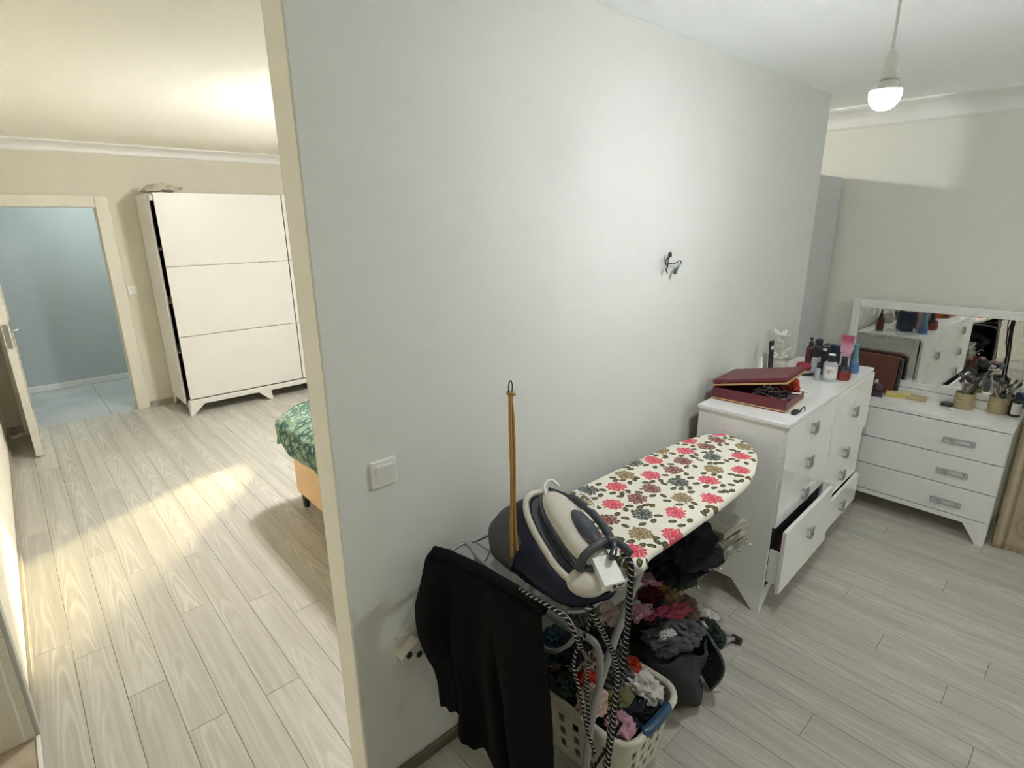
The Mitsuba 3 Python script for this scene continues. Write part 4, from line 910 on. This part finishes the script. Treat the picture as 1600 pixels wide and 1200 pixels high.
part(ir, 'rating_label', il(cat_([bx(.004, .046, -.2225, -.219, .000, .024, .0)])), B('label_grey', (.62, .61, .58), .5, .3), label='small printed rating label')
part(ir, 'label_mark', il(cat_([bx(.008, .018, -.2235, -.2220, .011, .021), bx(.023, .042, -.2235, -.2220, .017, .0195), bx(.023, .038, -.2235, -.2220, .012, .0145), bx(.008, .040, -.2235, -.2220, .004, .0065)])), M_DARK)

def cord_tex(p, n, uv):
    s = mikit.smoothstep(-.15, .15, dr.sin(6.2832 * (uv.x * 62 + uv.y)) )
    s2 = mikit.smoothstep(.66, .8, .5 + .5 * dr.sin(6.2832 * (uv.x * 62 + 2 * uv.y)))
    return mikit.mix((.010, .010, .010), (.46, .45, .42), s * s2 * .9)
M_CORD = B('braided_cord', mikit.proc(cord_tex), .8, .2)
def cord(name, pts, r, label, n=14):
    m, uvs = tube(smoothpath(pts, n), r, 10, uv=True)
    return part(st, name, m, M_CORD, smooth=True, label=label, uv=uvs)
cord('steam_hose', [(1.16, .815, .935), (1.158, .785, .92), (1.147, .77, .898), (1.135, .762, .829), (1.13, .76, .747), (1.12, .758, .641), (1.089, .756, .523), (1.066, .752, .421), (1.05, .748, .335), (1.043, .745, .189), (1.04, .74, .08), (1.06, .72, .016), (1.00, .66, .012)], .0090, 'thick black and white braided steam hose hanging from the iron handle')
cord('steam_hose', [(.958, .842, .868), (.972, .805, .872), (.972, .768, .862), (1.01, .757, .781), (1.056, .750, .678), (1.076, .748, .598), (1.062, .742, .512), (1.046, .735, .417), (1.025, .73, .308), (1.015, .725, .157), (1.01, .715, .06), (.98, .69, .016), (.90, .66, .012)], .0082, 'braided black and white cord looping over the front wire of the iron rest')
cord('mains_cord', [(.875, 1.135, .858), (.882, 1.10, .868), (.889, 1.016, .868), (.890, .911, .873), (.894, .844, .874), (.900, .792, .866), (.905, .766, .829), (.93, .762, .773), (.97, .775, .70), (.99, .79, .60), (1.0, .785, .45)], .0055, 'thin spotted cord lying along the front wire of the iron rest')
cord('mains_cord', [(.986, .775, .875), (.978, .786, .784), (.958, .80, .733), (.955, .81, .661), (.968, .80, .592), (.985, .78, .45), (1.0, .76, .36)], .005, 'thin spotted cord hanging in a loop behind the wire rest')
cord('mains_cord', [(1.075, .725, .445), (1.037, .745, .361), (.989, .76, .30), (.945, .78, .22), (.90, .80, .10), (.87, .82, .012), (.80, .85, .006)], .005, 'thin dark cord crossing diagonally towards the floor beside the sweater')

# ------------------------------------------------------------------ sweater over the rest
def sw(u, v):
    P0, P1 = np.array([.80, 1.235]), np.array([.915, .87]); d = (P1 - P0) / np.linalg.norm(P1 - P0)
    nrm = np.array([d[1], -d[0]])                       # towards the viewer's left (-X)
    L = .383
    zt = .900 + .012 * np.sin(u * 3.2) - .066 * u
    zb = np.where(u < .15, .285 + .03 * np.abs(u - .07) / .07, np.where(u < .30, .31 - .9 * (u - .15), .175 - .16 * (u - .3)))
    zb = zb + .008 * np.sin(u * 40)
    k = v ** .95
    z = zt + (zb - zt) * k
    tl = -.02 - .045 * np.exp(-((k - .42) / .22) ** 2) + .01 * k
    tr = L - .012 + .048 * k
    t = tl + (tr - tl) * (u * .98 + .02 * np.sin(u * 6 + v * 3))
    fold = .016 * np.sin(u * 9 + 1.3 + 2 * v) + .012 * np.sin(u * 21 + 3 * v) + .050 * np.sin((u - .62) * 8) * k * (u > .25) + .03 * np.exp(-((u - .09) / .07) ** 2) * np.sin(np.pi * np.clip(k * 1.3, 0, 1)) + .045 * np.exp(-((u - .80) / .06) ** 2) * np.clip(k * 2, 0, 1) - .05 * np.exp(-((u - .66) / .04) ** 2) * np.clip(k * 1.6, 0, 1) - .025 * np.exp(-((u - .18) / .03) ** 2) * np.clip(k * 1.5, 0, 1)
    q = np.stack([u * 5, v * 4, 0 * u], -1)
    fold = fold * np.clip(k * 4 + .15, 0, 1) + .030 * (meshkit.fbm(q, 3, 2) - .5)
    top = np.clip((.06 - k) / .06, 0, 1)
    off = fold + .012 - .030 * top ** 2
    return np.stack([P0[0] + d[0] * t + nrm[0] * off, P0[1] + d[1] * t + nrm[1] * off, z - .016 * top ** 2], -1)
M_SWEAT = B('sweater', mikit.proc(lambda p, n, uv: mi.Color3f(.0095, .0095, .0102) * (.75 + .5 * mikit.fbm(p.x * 90, p.y * 90, p.z * 90, octaves=2))), .95, .05, sheen=.05)
sk = thing('sweater', 'charcoal sweater hanging over the wire end of the ironing board', 'sweater')
part(sk, 'front', sheet(sw, 90, 80, .012), M_SWEAT, smooth=60)
def sback(u, v):
    P = sw(u, np.clip(v * .72, 0, 1)); d = np.array([.115, -.365]) / .383; nrm = np.array([d[1], -d[0]])
    P = P.copy(); P[..., 0] -= nrm[0] * (.048 - .03 * (1 - np.clip(v * 12, 0, 1))); P[..., 1] -= nrm[1] * (.048 - .03 * (1 - np.clip(v * 12, 0, 1)))
    return P
part(sk, 'back', sheet(lambda u, v: sback(.04 + .9 * u, v), 50, 40, .008), M_SWEAT, smooth=60)
part(sk, 'collar_fold', tube(smoothpath([(.790, 1.225, .905), (.815, 1.16, .905), (.85, 1.07, .888), (.885, .965, .862), (.912, .875, .830)], 8), [.018] * 8 + [.016] * 17 + [.012] * 8, 12), M_SWEAT, smooth=True)

# ------------------------------------------------------------------ laundry basket
lb_ = thing('laundry_basket', 'cream plastic laundry basket with blue grips, full of clothes on the floor', 'laundry basket')
M_BASK = B('basket_cream', (.60, .565, .47), .4, .4); M_GRIP = B('grip_blue', (.016, .055, .11), .3, .5)
KX, KY, KR = 1.292, .955, 2.0
def bring(sc, z, w=.165, h=.215, r=.075, n=72):
    g = rrect(2 * w * sc, 2 * h * sc, r * sc).exterior; L = g.length
    P = np.array([(q.x, q.y) for q in (g.interpolate(L * i / n) for i in range(n))])
    if not Polygon(P).exterior.is_ccw: P = P[::-1]
    k = np.argmin(np.abs(np.arctan2(P[:, 1], P[:, 0]))); P = np.roll(P, -k, 0)
    return np.c_[P, np.full(n, z)]
def kb(m): return move(m, (KX, KY, 0), rz=KR)
outer = loft([bring(.78, .0), bring(.80, .004), bring(.99, .262)])
inner = loft([bring(.765, .006), bring(.975, .275)])
slots = []
for sgn in (1, -1):
    for iz, z in enumerate((.05, .11, .17)):
        for i in range(-2, 3):
            slots.append(bx(i * .048 - .011 + .01 * (iz % 2), i * .048 + .011 + .01 * (iz % 2), sgn * .10 if sgn > 0 else -.26, .26 if sgn > 0 else -.10, z, z + .036))
            slots.append(bx(.08 if sgn > 0 else -.24, .24 if sgn > 0 else -.08, i * .062 - .013, i * .062 + .013, z, z + .036))
shellb = trimesh.boolean.difference([outer, inner] + slots, engine='manifold')
part(lb_, 'shell', kb(shellb), M_BASK, smooth=30)
rp = bring(1.0, .268); part(lb_, 'rim', kb(tube(np.vstack([rp, rp[:1]]), .0125, 12)), M_BASK, smooth=True)
for s in (-1, 1):
    pts = [(-.072, s * .207, .270), (-.06, s * .2145, .272), (0, s * .2175, .273), (.06, s * .2145, .272), (.072, s * .207, .270)]
    part(lb_, 'grip', kb(tube(smoothpath(pts, 6), .0175, 14)), M_GRIP, smooth=True, label='blue grip')

def C(name, rgb, rough=.9): return B('cloth_' + name, paint(rgb, .18, 14), rough, .15, sheen=.3)
M_CW, M_CB, M_CG, M_CP = C('white', (.52, .50, .47)), C('black', (.014, .014, .017)), C('grey', (.085, .085, .09)), C('pink', (.48, .27, .33))
M_CPK, M_COL, M_CRD, M_CPE = C('deep_pink', (.30, .06, .10)), C('olive', (.14, .135, .065)), C('red', (.42, .045, .025)), C('peach', (.52, .38, .32))
M_CBR, M_CDG, M_CTL, M_CTN = C('brown', (.16, .105, .075)), C('dark_green', (.03, .045, .035)), C('teal', (.02, .045, .06)), C('tan', (.26, .165, .075))
M_CWN, M_CBG, M_CNV = C('wine', (.08, .012, .02)), C('beige', (.34, .27, .235)), C('navy', (.014, .018, .022))
M_CST = B('cloth_striped', mikit.proc(lambda p, n, uv: mikit.mix((.03, .03, .035), (.12, .115, .11), mikit.smoothstep(.4, .6, .5 + .5 * dr.sin(p.x * 260 + p.z * 120)))), .9, .15)
M_CCK = B('cloth_checked', mikit.proc(lambda p, n, uv: mikit.mix((.11, .055, .04), (.40, .34, .29), .5 * mikit.smoothstep(.3, .7, .5 + .5 * dr.sin(p.x * 300)) + .5 * mikit.smoothstep(.3, .7, .5 + .5 * dr.sin(p.y * 300 + p.z * 150)))), .9, .15)
G = [  # name, mat, centre, radii, seed, label
    ('garment', M_CNV, (1.288, .815, .232), (.105, .062, .055), 1, 'black garment lying in the front of the basket by the blue grip'),
    ('garment', M_CW, (1.375, .850, .268), (.055, .060, .040), 2, 'crumpled white garment at the right front of the basket'),
    ('garment', M_CP, (1.195, .800, .262), (.035, .050, .040), 3, 'pale pink garment at the near left corner of the basket'),
    ('garment', M_COL, (1.275, .878, .272), (.048, .040, .036), 4, 'olive green garment in the middle of the basket'),
    ('garment', M_CST, (1.335, .945, .285), (.075, .055, .045), 5, 'dark striped garment heaped in the basket behind the white one'),
    ('garment', M_CRD, (1.415, .930, .290), (.028, .030, .030), 6, 'small orange red sock at the right rim of the basket'),
    ('garment', M_CRD, (1.235, .985, .302), (.040, .042, .040), 7, 'bright red garment behind the grey leg of the ironing board'),
    ('garment', M_CPE, (1.195, .930, .280), (.052, .048, .045), 8, 'pale peach garment below the red one in the basket'),
    ('garment', M_CCK, (1.275, 1.035, .335), (.060, .052, .050), 9, 'brown checked garment above the red one in the basket'),
    ('garment', M_CDG, (1.185, 1.030, .275), (.048, .060, .045), 10, 'dark green garment at the left side of the basket'),
    ('garment', M_CTL, (1.215, 1.115, .385), (.070, .045, .050), 11, 'dark teal garment at the top of the heap by the partition'),
    ('garment', M_CB, (1.240, 1.060, .390), (.070, .045, .035), 12, 'black garment on the heap inside the wire loop'),
    ('garment', M_CBG, (1.435, 1.090, .385), (.062, .058, .055), 13, 'beige pink garment at the top of the heap under the board'),
    ('garment', M_CB, (1.360, 1.030, .375), (.060, .050, .045), 14, 'black garment between the beige and checked ones'),
    ('garment', M_CG, (1.380, 1.130, .395), (.055, .048, .050), 15, 'grey garment at the back of the heap under the iron'),
    ('garment', M_CBG, (1.300, 1.110, .300), (.100, .055, .070), 16, 'beige garment deep in the back of the basket'),
    ('garment', M_CG, (1.370, 1.010, .255), (.070, .120, .070), 17, 'grey garment filling the right side of the basket'),
    ('garment', M_CB, (1.220, .960, .200), (.080, .150, .070), 18, 'black garment at the bottom of the basket'),
]
def inside(m, cx, cy, top, fn):
    v = m.vertices.copy(); low = v[:, 2] < top
    p = v[low]; k = np.minimum(1, fn(p[:, 0] - cx, p[:, 1] - cy, p[:, 2])); p[:, 0] = cx + (p[:, 0] - cx) * k; p[:, 1] = cy + (p[:, 1] - cy) * k
    v[low] = p; v[:, 2] = np.maximum(v[:, 2], .012); m.vertices = v; return m
def in_basket(x, y, z):
    s = .80 + .19 * np.clip(z / .262, 0, 1)
    return (((np.abs(x) / (.142 * s)) ** 5 + (np.abs(y) / (.190 * s)) ** 5) + 1e-9) ** -.2
def in_bag(x, y, z): return .128 / np.maximum(np.hypot(x, y), 1e-6)
def rumple(c, rx, ry, rz, seed, rot=0.0, n=44):
    """A dropped garment: a closed cloth bundle with sharp folds."""
    th, ph = np.meshgrid(np.linspace(0, 2 * np.pi, 2 * n, endpoint=False), np.linspace(0, np.pi, n), indexing='ij')
    p = np.stack([np.cos(th) * np.sin(ph), np.sin(th) * np.sin(ph), np.cos(ph)], -1)
    w = p + .9 * (np.stack([meshkit.fbm(p * 1.4 + 9.3 * i + 3.7 * seed, 2, seed + i) for i in range(3)], -1) - .5)
    a = seed * 2.39; w = w @ np.array([[math.cos(a), -math.sin(a), 0], [math.sin(a), math.cos(a), 0], [0, 0, 1]]) * [1.0, 2.3, 1.4]
    rid = 1 - np.abs(2 * meshkit.noise(w * 1.9 + seed, seed) - 1)
    rid2 = 1 - np.abs(2 * meshkit.noise(w * 4.1 + seed, seed + 5) - 1)
    d = .56 + .46 * rid ** 1.8 + .16 * rid2 ** 1.5
    big = .85 + .45 * (meshkit.noise(p * 1.6 + seed * 1.7, seed + 9) - .3)
    q = p * (d * big)[..., None] * [rx * 1.3, ry * 1.3, rz * 1.1]
    m = loft(q.transpose(1, 0, 2)[1:-1][::-1])
    return move(m, c, rz=rot)
for nm, mt, c, r, sd, lab in G: solo(nm, inside(rumple(c, *r, sd), KX, KY, .285, in_basket), mt, lab, 'garment', smooth=55)

# grey fabric hamper with more clothes
hb = thing('laundry_bag', 'dark grey fabric laundry bag standing open behind the cream basket', 'laundry bag')
M_BAG = C('bag_grey', (.042, .044, .05))
rr = []
th = np.linspace(0, 2 * np.pi, 64, endpoint=False)
for z, r_, cx_, cy_ in ((.001, .13, 1.705, .955), (.01, .145, 1.70, .955), (.06, .158, 1.69, .95), (.12, .148, 1.685, .945), (.18, .166, 1.675, .94), (.22, .156, 1.665, .935), (.265, .158, 1.655, .93), (.285, .158, 1.65, .93), (.285, .148, 1.65, .93), (.26, .146, 1.65, .93), (.17, .14, 1.66, .935)):
    rad = r_ * (1 + .09 * np.sin(3 * th + z * 11) + .06 * np.sin(5 * th + 2 + z * 23) + .04 * np.sin(11 * th + z * 37))
    rr.append(np.c_[cx_ + rad * np.cos(th), cy_ + rad * np.sin(th), z + (.02 * np.sin(2 * th) + .012 * np.sin(5 * th)) * min(1, z / .3)])
part(hb, 'body', loft(rr), M_BAG, smooth=50)
def flap(u, v):
    a = -1.1 + 1.5 * u; r = .165 + .05 * np.sin(np.pi * v) + .02 * v
    return np.stack([1.645 + r * np.cos(a), .93 + r * np.sin(a), .315 - .24 * v - .03 * np.sin(u * 5)], -1)
part(hb, 'flap', sheet(flap, 24, 20, .008), C('flap', (.085, .10, .105)), smooth=50, label='folded over side of the bag')
part(hb, 'strap', tube(smoothpath([(1.80, .86, .30), (1.835, .835, .22), (1.84, .825, .10), (1.83, .83, .02), (1.80, .80, .008), (1.83, .77, .007)], 8), .008, 8), M_CW, smooth=True, label='white strap')
H = [
    (M_CG, (1.590, .880, .345), (.085, .060, .050), 21, 'dark grey garment crumpled in the front of the laundry bag'),
    (M_CW, (1.548, .868, .382), (.030, .020, .016), 22, 'small white sock lying on the grey garment in the laundry bag'),
    (M_CG, (1.640, .840, .355), (.055, .045, .040), 23, 'grey towel at the right front of the laundry bag'),
    (M_CPK, (1.650, .925, .385), (.075, .030, .030), 24, 'deep pink garment across the top of the laundry bag'),
    (M_CTN, (1.765, 1.010, .370), (.060, .055, .060), 25, 'tan brown garment at the far side of the laundry bag'),
    (M_CWN, (1.690, 1.030, .385), (.045, .040, .035), 26, 'wine red garment by the tan one in the laundry bag'),
    (M_CB, (1.630, .970, .345), (.090, .060, .050), 27, 'black garment under the deep pink one in the laundry bag'),
    (M_CBR, (1.730, .940, .335), (.070, .070, .060), 28, 'brown garment at the right side of the laundry bag'),
    (M_CP, (1.575, 1.000, .385), (.045, .030, .028), 29, 'pale pink garment at the left end of the deep pink one'),
    (M_CDG, (1.835, .845, .215), (.050, .045, .070), 30, 'dark green garment hanging over the right side of the laundry bag'),
    (M_CW, (1.915, .915, .215), (.050, .040, .035), 31, 'white garment behind the dark green one beside the laundry bag'),
]
for mt, c, r, sd, lab in H: solo('garment', rumple(c, *r, sd, rot=-20) if sd >= 30 else inside(rumple(c, *r, sd, rot=-20), 1.655, .935, .29, in_bag), mt, lab, 'garment', smooth=50)

# on the wire shelf
solo('garment', rumple((1.770, 1.005, .600), .175, .135, .080, 41), M_CB, 'large black garment bundled on the wire shelf under the ironing board', 'garment', smooth=50)
solo('garment', rumple((1.620, 1.020, .540), .055, .060, .026, 42), M_CP, 'pale pink cloth poking out on the left of the black bundle', 'garment', smooth=50)
solo('garment', rumple((1.705, .905, .535), .060, .040, .022, 43), M_CDG, 'dark grey green cloth hanging from the front of the wire shelf', 'garment', smooth=50)
M_FOLD = C('folded_pale', (.40, .385, .33)); M_FOLD2 = B('cloth_pale_stripe', mikit.proc(lambda p, n, uv: mikit.mix((.16, .16, .13), (.44, .42, .33), mikit.smoothstep(.35, .65, mikit.fbm(p.x * 18, p.y * 40, p.z * 30, octaves=2)))), .6, .3)
k = thing('folded_sheet', 'folded pale sheet on top of the stack at the right end of the wire shelf', 'folded cloth')
def fs(z0, amp, sd, sh=0.0):
    def fn(u, v):
        x = 1.935 + .205 * u; y = .875 + .215 * v
        q = np.stack([u * 4, v * 4, 0 * u], -1)
        return np.stack([x + .01 * np.sin(v * 5 + sd) + sh, y - sh, z0 + amp * (meshkit.fbm(q, 3, sd) - .5) - .02 * u ** 3], -1)
    return fn
part(k, 'fold', sheet(fs(.628, .02, 1), 20, 20, .012), M_FOLD, smooth=50)
part(k, 'fold', sheet(fs(.612, .02, 1), 20, 20, .012), M_FOLD, smooth=50)
k = thing('folded_blanket', 'folded grey green striped blanket under the pale sheet on the wire shelf', 'folded cloth')
part(k, 'fold', sheet(fs(.535, .015, 4, .012), 20, 20, .028), M_FOLD2, smooth=50)
part(k, 'fold', sheet(fs(.572, .015, 4, .002), 20, 20, .028), M_FOLD2, smooth=50)
